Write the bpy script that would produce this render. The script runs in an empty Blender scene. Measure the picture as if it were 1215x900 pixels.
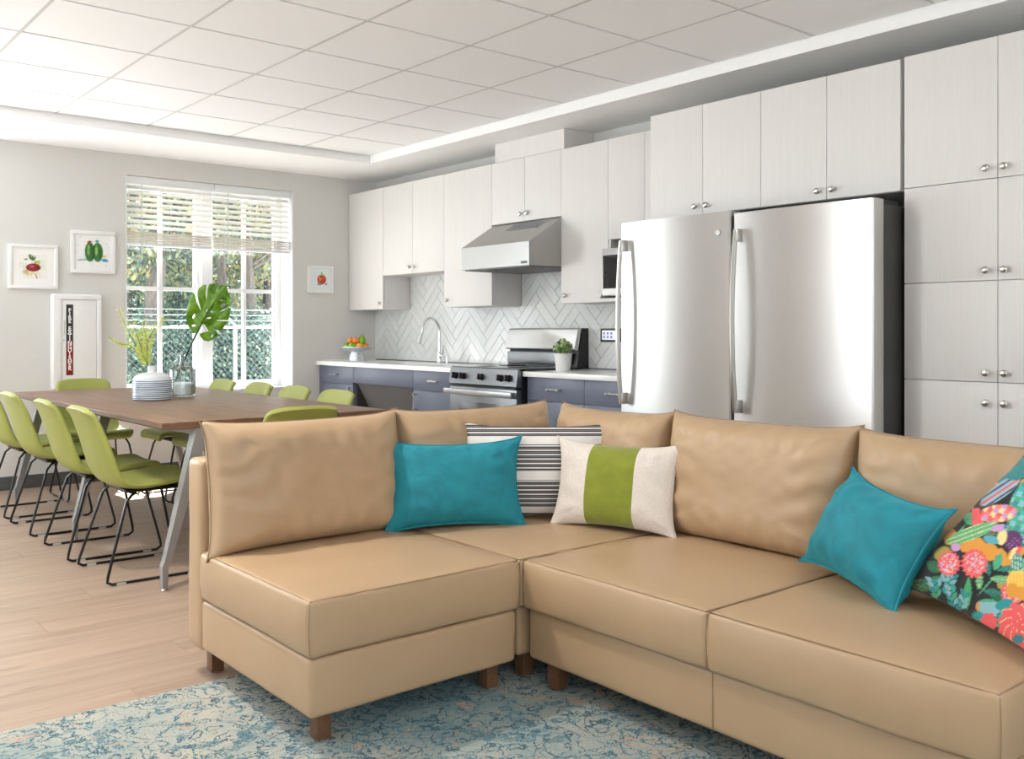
import bpy, bmesh, math, random
import numpy as np
from mathutils import Vector, Matrix, noise
random.seed(7)
S = bpy.context.scene
COL = S.collection
PI = math.pi

# ------------------------------------------------------------------ camera, world, lights, exposure
FPX, HY, CX, CAMZ = 1135.0, 392.0, 607.5, 1.17
TH = math.atan((CX + 336) / FPX)
cam = bpy.data.cameras.new('camera')
cam.sensor_fit = 'HORIZONTAL'; cam.sensor_width = 36.0
cam.lens = FPX / 1215 * 36.0
cam.shift_y = -(450 - HY) / 1215
cam.clip_start = 0.05
camo = bpy.data.objects.new('camera', cam); COL.objects.link(camo)
camo.location = (0, 0, CAMZ); camo.rotation_euler = (PI / 2, 0, -TH)
S.camera = camo

S.view_settings.view_transform = 'Standard'
S.view_settings.look = 'None'
S.view_settings.gamma = 1.0
S.view_settings.use_curve_mapping = False
S.view_settings.exposure = 0.06

W = bpy.data.worlds.new('sky'); S.world = W; W.use_nodes = True
wn = W.node_tree; bg = wn.nodes['Background']
bg.inputs[0].default_value = (0.86, 0.93, 1.0, 1); bg.inputs[1].default_value = 3.1

sd = bpy.data.lights.new('sun', 'SUN'); sd.energy = 36; sd.angle = 0.01; sd.color = (1, 0.97, 0.92)
so = bpy.data.objects.new('sun', sd); COL.objects.link(so)
so.location = (6, 14, 12)
so.rotation_euler = Vector((-0.25, -0.58, -1.0)).to_track_quat('-Z', 'Y').to_euler()

def area(name, loc, direction, sx, sy, power, color=(1, 1, 1)):
    d = bpy.data.lights.new(name, 'AREA'); d.shape = 'RECTANGLE'; d.size = sx; d.size_y = sy
    d.energy = power; d.color = color
    o = bpy.data.objects.new(name, d); COL.objects.link(o); o.location = loc
    o.rotation_euler = Vector(direction).to_track_quat('-Z', 'Y').to_euler()
    return o
# daylight (sky and sunlit ground) at unseen left and back windows, plus added front fill
DAY = (0.84, 0.925, 1.0)
area('window_daylight', (-2.68, 4.7, 1.5), (1, 0, 0.6), 1.9, 1.7, 60, DAY)
area('window_daylight', (0.375, 7.86, 1.5), (0.25, -1, 0.6), 1.35, 1.7, 72, DAY)
for xc in (-1.2, 1.4):
    area('window_daylight', (xc, -2.28, 1.5), (0, 1, 0.9), 1.9, 1.7, 30, DAY)  # fill lamps added behind the camera to brighten front faces and ceiling

# ------------------------------------------------------------------ pixel rays (1215 x 900 frame)
FW = Vector((math.sin(TH), math.cos(TH), 0)); RT = Vector((math.cos(TH), -math.sin(TH), 0))
def ray(x, y): return FW + RT * ((x - CX) / FPX) + Vector((0, 0, (HY - y) / FPX))
C0 = Vector((0, 0, CAMZ))
def atz(x, y, z): d = ray(x, y); return C0 + d * ((z - CAMZ) / d.z)
def atx(x, y, X): d = ray(x, y); return C0 + d * (X / d.x)
def aty(x, y, Y): d = ray(x, y); return C0 + d * (Y / d.y)

# ------------------------------------------------------------------ helpers: scene objects
def tag(o, label=None, cat=None, group=None, kind=None):
    if label: o['label'] = label
    if cat: o['category'] = cat
    if group: o['group'] = group
    if kind: o['kind'] = kind
    return o
def thing(name, label, cat, loc=(0, 0, 0), rz=0, group=None):
    o = bpy.data.objects.new(name, None); COL.objects.link(o)
    o.empty_display_size = 0.05
    o.location = loc; o.rotation_euler = (0, 0, rz)
    return tag(o, label, cat, group)
def rootloc(p):
    while p.parent: p = p.parent
    return Vector(p.location)
def link(name, me, mat=None, parent=None, loc=None):
    o = bpy.data.objects.new(name, me); COL.objects.link(o)
    if mat and not me.materials: me.materials.append(mat)
    if parent: o.parent = parent
    if loc is not None: o.location = loc
    return o
def copy_tree(o, parent=None):
    c = o.copy(); COL.objects.link(c); c.parent = parent
    for ch in list(o.children): copy_tree(ch, c)
    return c
def smooth(me, angle=None):
    for p in me.polygons: p.use_smooth = True
    if angle is not None:
        try: me.set_sharp_from_angle(angle=angle)
        except Exception: pass
def catmull(pts, n):
    P = [Vector(p) for p in pts]; out = []
    P = [P[0] * 2 - P[1]] + P + [P[-1] * 2 - P[-2]]
    for i in range(1, len(P) - 2):
        a, b, c, d = P[i - 1], P[i], P[i + 1], P[i + 2]
        for k in range(n):
            t = k / n
            out.append(0.5 * ((2 * b) + (c - a) * t + (2 * a - 5 * b + 4 * c - d) * t * t + (3 * b - a - 3 * c + d) * t ** 3))
    out.append(P[-2].copy()); return out

class MB:
    """collects shapes (world or local coordinates) for ONE mesh"""
    def __init__(s): s.v = []; s.f = []
    def add(s, vs, fs):
        n = len(s.v); s.v += [tuple(v) for v in vs]; s.f += [tuple(i + n for i in f) for f in fs]; return s
    def box(s, x0, x1, y0, y1, z0, z1, r=0.0):
        if r > 0:
            bm = bmesh.new(); bmesh.ops.create_cube(bm, size=1)
            for v in bm.verts:
                v.co = Vector(((x0 + x1) / 2 + v.co.x * (x1 - x0), (y0 + y1) / 2 + v.co.y * (y1 - y0), (z0 + z1) / 2 + v.co.z * (z1 - z0)))
            bmesh.ops.bevel(bm, geom=list(bm.edges), offset=r, segments=2, profile=0.6, affect='EDGES')
            return s.bm(bm)
        vs = [(x, y, z) for x in (x0, x1) for y in (y0, y1) for z in (z0, z1)]
        return s.add(vs, [(0, 1, 3, 2), (4, 6, 7, 5), (0, 4, 5, 1), (2, 3, 7, 6), (0, 2, 6, 4), (1, 5, 7, 3)])
    def bm(s, bm):
        bm.verts.index_update()
        s.add([v.co for v in bm.verts], [[v.index for v in f.verts] for f in bm.faces]); bm.free(); return s
    def tube(s, path, r, n=8, cap=True, flat=1.0):
        P = [Vector(p) for p in path]; R = r if isinstance(r, (list, tuple)) else [r] * len(P)
        rings = []; up = None
        for i, p in enumerate(P):
            t = (P[min(i + 1, len(P) - 1)] - P[max(i - 1, 0)]).normalized()
            if up is None:
                up = Vector((0, 0, 1)) if abs(t.z) < 0.9 else Vector((0, 1, 0))
            a = t.cross(up).normalized(); b = a.cross(t).normalized(); up = b
            rings.append([p + (a * math.cos(2 * PI * k / n) + b * (math.sin(2 * PI * k / n) * flat)) * R[i] for k in range(n)])
        vs = [v for q in rings for v in q]; fs = []
        for i in range(len(P) - 1):
            for k in range(n):
                fs.append((i * n + k, i * n + (k + 1) % n, (i + 1) * n + (k + 1) % n, (i + 1) * n + k))
        if cap: fs.append(tuple(range(n))[::-1]); fs.append(tuple((len(P) - 1) * n + k for k in range(n)))
        return s.add(vs, fs)
    def loop(s, path, r, n=6):
        P = [Vector(p) for p in path]; m = len(P); vs = []; fs = []
        for i, p in enumerate(P):
            t = (P[(i + 1) % m] - P[i - 1]).normalized()
            up = Vector((0, 0, 1)) if abs(t.z) < 0.8 else Vector((0, 1, 0))
            a = Vector((0, 1, 0)) if abs(t.y) < 0.7 else Vector((1, 0, 0))
            a = (a - t * a.dot(t)).normalized(); b = a.cross(t)
            vs += [p + (a * math.cos(2 * PI * k / n) + b * math.sin(2 * PI * k / n)) * r for k in range(n)]
        for i in range(m):
            j = (i + 1) % m
            for k in range(n): fs.append((i * n + k, i * n + (k + 1) % n, j * n + (k + 1) % n, j * n + k))
        return s.add(vs, fs)
    def lathe(s, prof, c=(0, 0, 0), n=24, axis='z'):
        vs = []; fs = []; m = len(prof); c = Vector(c)
        for (r, h) in prof:
            for k in range(n):
                a = 2 * PI * k / n; x, y = r * math.cos(a), r * math.sin(a)
                p = (x, y, h) if axis == 'z' else ((h, x, y) if axis == 'x' else (x, h, y))
                vs.append(c + Vector(p))
        for i in range(m - 1):
            for k in range(n): fs.append((i * n + k, i * n + (k + 1) % n, (i + 1) * n + (k + 1) % n, (i + 1) * n + k))
        if prof[0][0] > 1e-6: fs.append(tuple(range(n))[::-1])
        if prof[-1][0] > 1e-6: fs.append(tuple((m - 1) * n + k for k in range(n)))
        return s.add(vs, fs)
    def ball(s, c, rx, ry=None, rz=None, n=12, m=8):
        ry = rx if ry is None else ry; rz = rx if rz is None else rz
        vs = []; fs = []
        for i in range(m + 1):
            a = PI * i / m
            for k in range(n):
                b = 2 * PI * k / n
                vs.append((c[0] + rx * math.sin(a) * math.cos(b), c[1] + ry * math.sin(a) * math.sin(b), c[2] + rz * math.cos(a)))
        for i in range(m):
            for k in range(n): fs.append((i * n + k, (i + 1) * n + k, (i + 1) * n + (k + 1) % n, i * n + (k + 1) % n))
        return s.add(vs, fs)
    def prism(s, poly, axis, a, b):
        """extrude a 2D polygon along an axis from a to b; poly is in the other two axes in xyz order"""
        def p3(q, h):
            return (h, q[0], q[1]) if axis == 'x' else ((q[0], h, q[1]) if axis == 'y' else (q[0], q[1], h))
        n = len(poly); vs = [p3(q, a) for q in poly] + [p3(q, b) for q in poly]
        fs = [tuple(range(n)), tuple(range(n, 2 * n))[::-1]] + [(i, (i + 1) % n, n + (i + 1) % n, n + i) for i in range(n)]
        return s.add(vs, fs)
    def mesh(s, name, sm=True, off=None, ang=0.6):
        me = bpy.data.meshes.new(name)
        vs = s.v if off is None else [(v[0] - off[0], v[1] - off[1], v[2] - off[2]) for v in s.v]
        me.from_pydata(vs, [], s.f); me.update()
        bm = bmesh.new(); bm.from_mesh(me)
        bmesh.ops.remove_doubles(bm, verts=bm.verts, dist=1e-6)
        bmesh.ops.recalc_face_normals(bm, faces=bm.faces); bm.to_mesh(me); bm.free()
        if sm: smooth(me, ang)
        return me
    def build(s, name, mat, parent=None, world=True, sm=True, ang=0.6):
        off = rootloc(parent) if (parent and world) else None
        return link(name, s.mesh(name, sm, off, ang), mat, parent)

def softbox(x0, x1, y0, y1, z0, z1, r, n=10, disp=None):
    """rounded box with gridded faces, optional displacement callback(point, normal, unit coords) -> point"""
    h = Vector(((x1 - x0) / 2, (y1 - y0) / 2, (z1 - z0) / 2)); c = Vector(((x0 + x1) / 2, (y0 + y1) / 2, (z0 + z1) / 2))
    def ax(H, m):
        e = [-H, -H + r * 0.25, -H + r * 0.6, -H + r]
        mid = [-H + r + (2 * H - 2 * r) * k / m for k in range(1, m)]
        return e + mid + [-q for q in e[::-1]]
    A = [ax(h[i], max(2, n if h[i] > 0.12 else 3)) for i in range(3)]
    vs = []; fs = []; idx = {}
    def vid(p):
        k = (round(p[0], 6), round(p[1], 6), round(p[2], 6))
        if k not in idx:
            q = Vector(p); inn = Vector([max(-h[i] + r, min(h[i] - r, q[i])) for i in range(3)])
            d = q - inn; nn = d.normalized() if d.length > 1e-9 else Vector((0, 0, 1))
            pt = inn + nn * r if d.length > 1e-9 else q
            u = Vector([q[i] / h[i] for i in range(3)])
            pt = pt + c
            if disp: pt = disp(pt, nn, u)
            idx[k] = len(vs); vs.append(pt)
        return idx[k]
    for ax_i in range(3):
        b, d = (ax_i + 1) % 3, (ax_i + 2) % 3
        for sgn in (-1, 1):
            for i in range(len(A[b]) - 1):
                for j in range(len(A[d]) - 1):
                    q = []
                    for (ii, jj) in ((i, j), (i + 1, j), (i + 1, j + 1), (i, j + 1)):
                        p = [0, 0, 0]; p[ax_i] = sgn * h[ax_i]; p[b] = A[b][ii]; p[d] = A[d][jj]; q.append(vid(p))
                    fs.append(q if sgn > 0 else q[::-1])
    return MB().add(vs, fs)

# ------------------------------------------------------------------ helpers: materials
def s2l(c): return tuple(((v / 255) / 12.92 if v / 255 <= 0.04045 else ((v / 255 + 0.055) / 1.055) ** 2.4) for v in c)
class NT:
    def __init__(s, name):
        s.m = bpy.data.materials.new(name); s.m.use_nodes = True; s.t = s.m.node_tree
        s.b = s.t.nodes['Principled BSDF']; s._tc = None
    def n(s, kind, **kw):
        x = s.t.nodes.new(kind)
        for k, v in kw.items(): setattr(x, k, v)
        return x
    def l(s, a, b): s.t.links.new(a, b)
    def tc(s, out='Object', scale=(1, 1, 1), rnd=False):
        if s._tc is None: s._tc = s.n('ShaderNodeTexCoord')
        mp = s.n('ShaderNodeMapping'); mp.inputs['Scale'].default_value = scale
        s.l(s._tc.outputs[out], mp.inputs[0])
        if rnd:
            oi = s.n('ShaderNodeObjectInfo'); mu = s.n('ShaderNodeVectorMath', operation='SCALE')
            mu.inputs[0].default_value = (37.0, 11.0, 23.0); s.l(oi.outputs['Random'], mu.inputs['Scale']); s.l(mu.outputs[0], mp.inputs['Location'])
        return mp.outputs[0]
    def noise(s, vec, scale=5, detail=4, rough=0.5, dist=0.0):
        x = s.n('ShaderNodeTexNoise'); x.inputs['Scale'].default_value = scale; x.inputs['Detail'].default_value = detail
        x.inputs['Roughness'].default_value = rough; x.inputs['Distortion'].default_value = dist
        s.l(vec, x.inputs['Vector']); return x.outputs['Fac']
    def ramp(s, fac, stops, interp='LINEAR'):
        x = s.n('ShaderNodeValToRGB'); e = x.color_ramp; e.interpolation = interp
        while len(e.elements) < len(stops): e.elements.new(0.5)
        for q, (p, c) in zip(e.elements, stops): q.position = p; q.color = (*c, 1)
        s.l(fac, x.inputs[0]); return x.outputs[0]
    def mix(s, fac, a, b, mode='MIX'):
        x = s.n('ShaderNodeMix'); x.data_type = 'RGBA'; x.blend_type = mode
        for sock, v in ((x.inputs[0], fac), (x.inputs[6], a), (x.inputs[7], b)):
            if isinstance(v, (int, float)): sock.default_value = v
            elif isinstance(v, tuple): sock.default_value = (*v, 1) if len(v) == 3 else v
            else: s.l(v, sock)
        return x.outputs[2]
    def math(s, op, a, b=None):
        x = s.n('ShaderNodeMath', operation=op)
        for i, v in enumerate((a, b)):
            if v is None: continue
            if isinstance(v, (int, float)): x.inputs[i].default_value = v
            else: s.l(v, x.inputs[i])
        return x.outputs[0]
    def bump(s, h, strength=0.2, dist=0.01):
        x = s.n('ShaderNodeBump'); x.inputs['Strength'].default_value = strength; x.inputs['Distance'].default_value = dist
        s.l(h, x.inputs['Height']); s.l(x.outputs[0], s.b.inputs['Normal'])
    def col(s, c):
        if isinstance(c, tuple): s.b.inputs['Base Color'].default_value = (*c, 1)
        else: s.l(c, s.b.inputs['Base Color'])
        return s
    def set(s, **kw):
        for k, v in kw.items(): s.b.inputs[k.replace('_', ' ')].default_value = v
        return s

def plain(name, rgb, rough=0.5, metal=0.0, var=0.0, nscale=30, bump=0.0, bscale=200, **kw):
    """simple procedural material: colour with a faint noise variation and optional fine relief"""
    t = NT(name); c = s2l(rgb); v = t.tc()
    if var > 0:
        t.col(t.ramp(t.noise(v, nscale, 3), [(0.3, tuple(q * (1 - var) for q in c)), (0.7, tuple(min(1, q * (1 + var)) for q in c))]))
    else: t.col(c)
    t.set(Roughness=rough, Metallic=metal, **kw)
    if bump > 0: t.bump(t.noise(v, bscale, 3), bump, 0.002)
    return t.m

MAT = {}
MAT['wall'] = plain('wall_paint', (212, 211, 207), 0.85, var=0.01, nscale=3, bump=0.05, bscale=300)
MAT['white'] = plain('white_paint', (238, 238, 236), 0.6, var=0.01)
MAT['trimwhite'] = plain('white_vinyl', (226, 228, 229), 0.35, var=0.01)
MAT['tile'] = plain('ceiling_tile_fleck', (249, 249, 249), 0.9, var=0.02, nscale=260, bump=0.15, bscale=350)
MAT['grid'] = plain('ceiling_grid_white', (205, 205, 202), 0.5)
MAT['soffit'] = plain('soffit_paint', (243, 243, 242), 0.8, var=0.01)
MAT['basebd'] = plain('charcoal_rubber', (84, 84, 85), 0.6, var=0.03)
MAT['chrome'] = plain('polished_chrome', (222, 224, 226), 0.12, 1.0)
MAT['nickel'] = plain('brushed_nickel', (205, 203, 198), 0.28, 1.0, var=0.04, nscale=400)
MAT['black'] = plain('black_enamel', (22, 22, 23), 0.35, var=0.05)
MAT['blackmetal'] = plain('black_powder_coat', (14, 15, 14), 0.35)
MAT['clear'] = plain('clear_plastic', (200, 205, 205), 0.25)
MAT['blackglass'] = plain('black_glass', (16, 17, 19), 0.06)
MAT['greyleg'] = plain('grey_steel_leg', (150, 150, 149), 0.42, 0.35, var=0.02)
MAT['counter'] = plain('white_quartz', (240, 240, 239), 0.22, var=0.015, nscale=90)
MAT['galv'] = None

def wood_laminate(name, base, dark, sc, rough=0.5):
    t = NT(name); v = t.tc('Object', sc, rnd=True)
    a = t.noise(v, 6, 6, 0.65); b = t.noise(t.tc('Object', tuple(q * 0.25 for q in sc), rnd=True), 5, 3)
    f = t.math('ADD', t.math('MULTIPLY', a, 0.7), t.math('MULTIPLY', b, 0.3))
    t.col(t.ramp(f, [(0.35, s2l(dark)), (0.62, s2l(base))])); t.set(Roughness=rough)
    t.bump(a, 0.06, 0.001); return t.m
MAT['lam'] = wood_laminate('pale_grey_wood_laminate', (224, 222, 219), (219, 216, 213), (34, 34, 0.8))
MAT['lamside'] = MAT['lam']
MAT['slate'] = wood_laminate('slate_blue_laminate', (106, 113, 132), (99, 106, 125), (25, 1.2, 25), 0.36)
MAT['slatedark'] = plain('grey_panel', (112, 112, 114), 0.6, var=0.03)

def steel(name, rgb, rough, sc, aniso=0.0):
    t = NT(name); a = t.noise(t.tc('Object', sc), 40, 3)
    c = s2l(rgb); t.col(t.ramp(a, [(0.3, tuple(q * 0.95 for q in c)), (0.7, c)]))
    t.set(Metallic=1.0)
    r = t.n('ShaderNodeMapRange'); r.inputs['To Min'].default_value = rough * 0.85; r.inputs['To Max'].default_value = rough * 1.2
    t.l(a, r.inputs['Value']); t.l(r.outputs[0], t.b.inputs['Roughness']); t.bump(a, 0.02, 0.0005)
    if aniso:
        tg = t.n('ShaderNodeTangent'); tg.direction_type = 'RADIAL'; tg.axis = 'Z'; t.l(tg.outputs[0], t.b.inputs['Tangent']); t.b.inputs['Anisotropic'].default_value = aniso; t.b.inputs['Anisotropic Rotation'].default_value = 0.25
    return t.m
MAT['steel'] = steel('brushed_stainless', (204, 203, 201), 0.34, (1, 0.5, 40), 0.85)
MAT['steelh'] = steel('brushed_stainless_horizontal', (178, 177, 175), 0.38, (1, 0.6, 30))
MAT['steeldark'] = steel('dark_brushed_stainless', (128, 129, 130), 0.34, (1, 0.6, 30))
MAT['bodygrey'] = plain('dark_grey_case', (66, 66, 65), 0.5, 0.2, var=0.03, bump=0.1)
MAT['backsplash'] = None

def leather(name, rgb, dark):
    t = NT(name); v = t.tc(); a = t.noise(v, 3.0, 4, 0.55, 0.4); f = t.noise(v, 420, 3)
    t.col(t.ramp(a, [(0.3, s2l(dark)), (0.7, s2l(rgb))])); t.set(Roughness=0.42)
    t.b.inputs['Specular IOR Level'].default_value = 0.45
    m = t.math('ADD', t.math('MULTIPLY', f, 0.25), t.math('MULTIPLY', t.noise(v, 26, 3, 0.6, 0.8), 0.8)); t.bump(m, 0.12, 0.004)
    return t.m
MAT['leather'] = leather('tan_leather', (186, 157, 124), (181, 151, 118))
MAT['seam'] = plain('tan_stitching', (158, 131, 102), 0.6)
MAT['brownleg'] = plain('stained_wood_leg', (112, 78, 54), 0.45, var=0.1, nscale=60)

def fabric(name, rgb, var=0.06, sheen=0.3, rough=0.85, big=2.2, bump=0.15, bscale=500):
    t = NT(name); v = t.tc(); c = s2l(rgb); a = t.noise(v, big * 3, 4, 0.6, 1.5)
    t.col(t.ramp(a, [(0.3, tuple(q * (1 - var) for q in c)), (0.7, tuple(min(1, q * (1 + var)) for q in c))]))
    t.set(Roughness=rough); t.b.inputs['Sheen Weight'].default_value = sheen; t.b.inputs['Sheen Roughness'].default_value = 0.4; t.b.inputs['Sheen Tint'].default_value = (*[min(1, q * 2.2 + .05) for q in c], 1)
    t.bump(t.noise(v, bscale, 2), bump, 0.002); return t.m
MAT['teal'] = fabric('teal_velvet', (24, 132, 148), 0.2, 0.5, 0.75, 3.0)
MAT['cream'] = fabric('cream_linen', (226, 214, 203), 0.04, 0.2)
MAT['lime'] = fabric('olive_lime_velvet', (146, 160, 40), 0.12, 0.5)
MAT['chairgreen'] = plain('green_vinyl', (152, 157, 78), 0.52, var=0.04, nscale=8, bump=0.05, bscale=500)
MAT['tabletop'] = None

# ------------------------------------------------------------------ THE ROOM
XL, XR, YF, YB = -2.6, 4.788, -2.2, 7.77          # inner faces of the walls
ZT, ZS = 2.633, 2.567                             # tile ceiling, soffit
TX0, TX1, TY0, TY1 = -1.907, 4.205, -1.573, 6.92  # tray opening
def struct(o): o['kind'] = 'structure'; return o

# floor with planks running along X
t = NT('oak_vinyl_plank'); v = t.tc('Object', (0.7, 9, 1), rnd=True)
g = t.noise(v, 2.2, 7, 0.62, 0.6); g2 = t.noise(t.tc('Object', (0.35, 3, 1), rnd=True), 2, 3, 0.5, 1.0)
f = t.math('ADD', t.math('MULTIPLY', g, 0.65), t.math('MULTIPLY', g2, 0.35))
c1 = t.ramp(f, [(0.30, s2l((142, 119, 101))), (0.45, s2l((164, 141, 122))), (0.6, s2l((175, 153, 135))), (0.75, s2l((184, 164, 147)))])
oi = t.n('ShaderNodeObjectInfo'); rr = t.ramp(oi.outputs['Random'], [(0, (0.93, 0.92, 0.92)), (1, (1.03, 1.02, 1.01))])
kn = t.noise(t.tc('Object', (1.6, 7, 1), rnd=True), 1.3, 2, 0.5, 0.3)
c2 = t.mix(t.ramp(kn, [(0.70, (0, 0, 0)), (0.78, (0.55, 0.55, 0.55))]), c1, s2l((118, 97, 82)))
t.col(t.mix(1.0, c2, rr, 'MULTIPLY')); t.set(Roughness=0.42); t.bump(g, 0.08, 0.001); MAT['floor'] = t.m
fl = MB().box(XL, XR, YF, YB, -0.12, -0.006).build('floor', MAT['basebd']); struct(fl)
PW, PL = 0.2, 1.5
plank_me = MB().box(0, PL - 0.0012, 0, PW - 0.0012, -0.006, 0.0, 0.0006).mesh('plank', False)
plank_me.materials.append(MAT['floor'])
row = 0; y = YF
while y < YB - 0.02:
    x = XL - (row * 0.61) % PL
    w = min(PW, YB - y)
    while x < XR:
        a, b = max(x, XL), min(x + PL, XR)
        if b - a > 0.05:
            o = link('plank', plank_me, None, fl, (a, y, 0)); o.scale = ((b - a) / PL, w / PW, 1)
        x += PL
    y += PW; row += 1

# walls
WX0, WX1, WZ0, WZ1, WYF = 2.485, 3.938, 0.655, 2.403, 8.0      # window opening in the back wall
m = MB(); YO = 8.09
m.box(XL - 0.3, -.3, YB, YO, -0.12, 2.75).box(-.3, 1.05, YB, YO, -0.12, .65).box(-.3, 1.05, YB, YO, 2.35, 2.75).box(1.05, WX0, YB, YO, -0.12, 2.75).box(WX1, XR + 0.3, YB, YO, -0.12, 2.75).box(WX0, WX1, YB, YO, -0.12, WZ0).box(WX0, WX1, YB, YO, WZ1, 2.75)
wall_back = struct(m.build('wall_back', MAT['wall'], sm=False))
wall_right = struct(MB().box(XR, XR + 0.15, YF - 0.15, YB, -0.12, 2.75).build('wall_right', MAT['wall'], sm=False))
m = MB(); yy = YF - 0.15; WW = 1.9
for yc in (4.7,):
    m.box(XL - 0.2, XL, yy, yc - WW / 2, -0.12, 2.75); yy = yc + WW / 2
    m.box(XL - 0.2, XL, yc - WW / 2, yc + WW / 2, -0.12, 0.65).box(XL - 0.2, XL, yc - WW / 2, yc + WW / 2, 2.35, 2.75)
m.box(XL - 0.2, XL, yy, YB, -0.12, 2.75)
wall_left = struct(m.build('wall_left', MAT['wall'], sm=False))
m = MB(); xx = XL
for xc in (-1.2, 1.4):  # openings for the invented front windows, there to admit fill light
    m.box(xx, xc - WW / 2, YF - 0.2, YF, -0.12, 2.75); xx = xc + WW / 2
    m.box(xc - WW / 2, xc + WW / 2, YF - 0.2, YF, -0.12, 0.65).box(xc - WW / 2, xc + WW / 2, YF - 0.2, YF, 2.35, 2.75)
m.box(xx, XR, YF - 0.2, YF, -0.12, 2.75)
wall_front = struct(m.build('wall_front', MAT['wall'], sm=False))
bb = struct(MB().box(XL, 4.19, YB - 0.009, YB, 0, 0.098, 0.002).build('baseboard_back', MAT['basebd']))
bb = struct(MB().box(XL, XL + 0.009, YF, YB, 0, 0.098, 0.002).build('baseboard_left', MAT['basebd']))

# ceiling: slab, soffit ring, tray rim, grid and tiles
ceil = struct(MB().box(XL - 0.2, XR + 0.15, YF - 0.2, YO, 2.72, 2.78).build('ceiling', MAT['white'], sm=False))
m = MB()
m.box(TX1, XR, YF, YB, ZS, 2.72).box(XL, TX0, YF, YB, ZS, 2.72).box(TX0, TX1, TY1, YB, ZS, 2.72).box(TX0, TX1, YF, TY0, ZS, 2.72)
sof = m.build('soffit', MAT['soffit'], ceil, sm=False)
gx = [2.363 + 0.61 * k for k in range(-7, 4)]; gy = [5.137 + 0.61 * k for k in range(-11, 3)]
xs = sorted([q for q in gx if TX0 + 0.02 < q < TX1 - 0.05]); ys = sorted([q for q in gy if TY0 + 0.02 < q < TY1 - 0.05])
for q in xs: MB().box(q - 0.0075, q + 0.0075, TY0, TY1, ZT - 0.001, ZT + 0.03).build('grid_bar', MAT['grid'], ceil, sm=False)
for q in ys: MB().box(TX0, TX1, q - 0.0075, q + 0.0075, ZT + 0.004, ZT + 0.03).build('grid_bar', MAT['grid'], ceil, sm=False)
bx_ = [TX0] + xs + [TX1]; by_ = [TY0] + ys + [TY1]
tile_me = MB().box(-0.5, 0.5, -0.5, 0.5, 0, 0.018).mesh('ceiling_tile', False); tile_me.materials.append(MAT['tile'])
for i in range(len(bx_) - 1):
    for j in range(len(by_) - 1):
        x0, x1, y0, y1 = bx_[i], bx_[i + 1], by_[j], by_[j + 1]
        px = None
        dx, dy = (x1 - x0) - 0.016, (y1 - y0) - 0.020
        o = link('ceiling_tile', tile_me, None, ceil, ((x0 + x1) / 2, (y0 + y1) / 2, ZT)); o.scale = (dx, dy, 1)

# recessed downlights (real fixtures, all above or left of the frame)
t = NT('lit_lens'); t.col((0.9, 0.9, 0.88)); t.b.inputs['Emission Color'].default_value = (1, 0.95, 0.88, 1); t.b.inputs['Emission Strength'].default_value = 6.0; MAT['diff'] = t.m
for (x, y, pw, lab) in ((.838, 3.612, 46, 'round recessed ceiling downlight above the end of the sofa'), (-1.0, 3.612, 10, 'round recessed ceiling downlight near the left windows'), (-1.0, 1.17, 6, 'round recessed ceiling downlight left of the camera'), (2.363 + .305, .56, 6, 'round recessed ceiling downlight above the right sofa seat')):
    T = thing('downlight', lab, 'ceiling light', (x, y, ZT), group='recessed downlights')
    MB().lathe([(.056, -.002), (.075, -.004), (.078, -.001), (.078, .0), (.056, .0)], (x, y, ZT), 28).build('trim_ring', MAT['white'], T)
    MB().lathe([(.0, .0005), (.056, .0005), (.056, .004), (0, .004)], (x, y, ZT - .003), 28).build('lens', MAT['diff'], T)
    ld = bpy.data.lights.new('downlight_lamp', 'AREA'); ld.shape = 'DISK'; ld.size = .11; ld.energy = pw; ld.color = (1, .95, .88)
    lo = bpy.data.objects.new('downlight_lamp', ld); COL.objects.link(lo); lo.parent = T; lo.location = (0, 0, -.006)

# window with two sashes
win = struct(MB().box(WX0, WX1, WYF, WYF + 0.09, WZ0, WZ0 + 0.045).box(WX0, WX1, WYF, WYF + 0.09, WZ1 - 0.045, WZ1)
    .box(WX0 + .001, WX0 + 0.06, WYF + .001, WYF + 0.089, WZ0 + .0452, WZ1 - .0452).box(WX1 - 0.056, WX1 - .001, WYF + .001, WYF + 0.089, WZ0 + .0452, WZ1 - .0452).build('window_1', MAT['trimwhite'], sm=False))
MX0, MX1 = 3.153, 3.286
m = MB().box(MX0 + .03, MX1 - .03, WYF - 0.03, WYF + 0.08, WZ0 + .045, WZ1 - .045).box(MX0, MX0 + .03, WYF + .0, WYF + 0.08, WZ0 + .045, WZ1 - .045).box(MX1 - .03, MX1, WYF + 0, WYF + 0.08, WZ0 + .045, WZ1 - .045)
m.build('mullion', MAT['trimwhite'], win, sm=False)
t = NT('window_glass'); t.col((1, 1, 1)); t.set(Roughness=0.0, IOR=1.02); t.b.inputs['Transmission Weight'].default_value = 1.0
lp = t.n('ShaderNodeBsdfTransparent'); gl = t.n('ShaderNodeBsdfGlossy'); gl.inputs['Roughness'].default_value = 0.02
mx = t.n('ShaderNodeMixShader'); mx.inputs[0].default_value = 0.05
t.l(lp.outputs[0], mx.inputs[1]); t.l(gl.outputs[0], mx.inputs[2]); t.l(mx.outputs[0], t.t.nodes['Material Output'].inputs[0]); MAT['glass'] = t.m
ZM = 1.52
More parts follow.
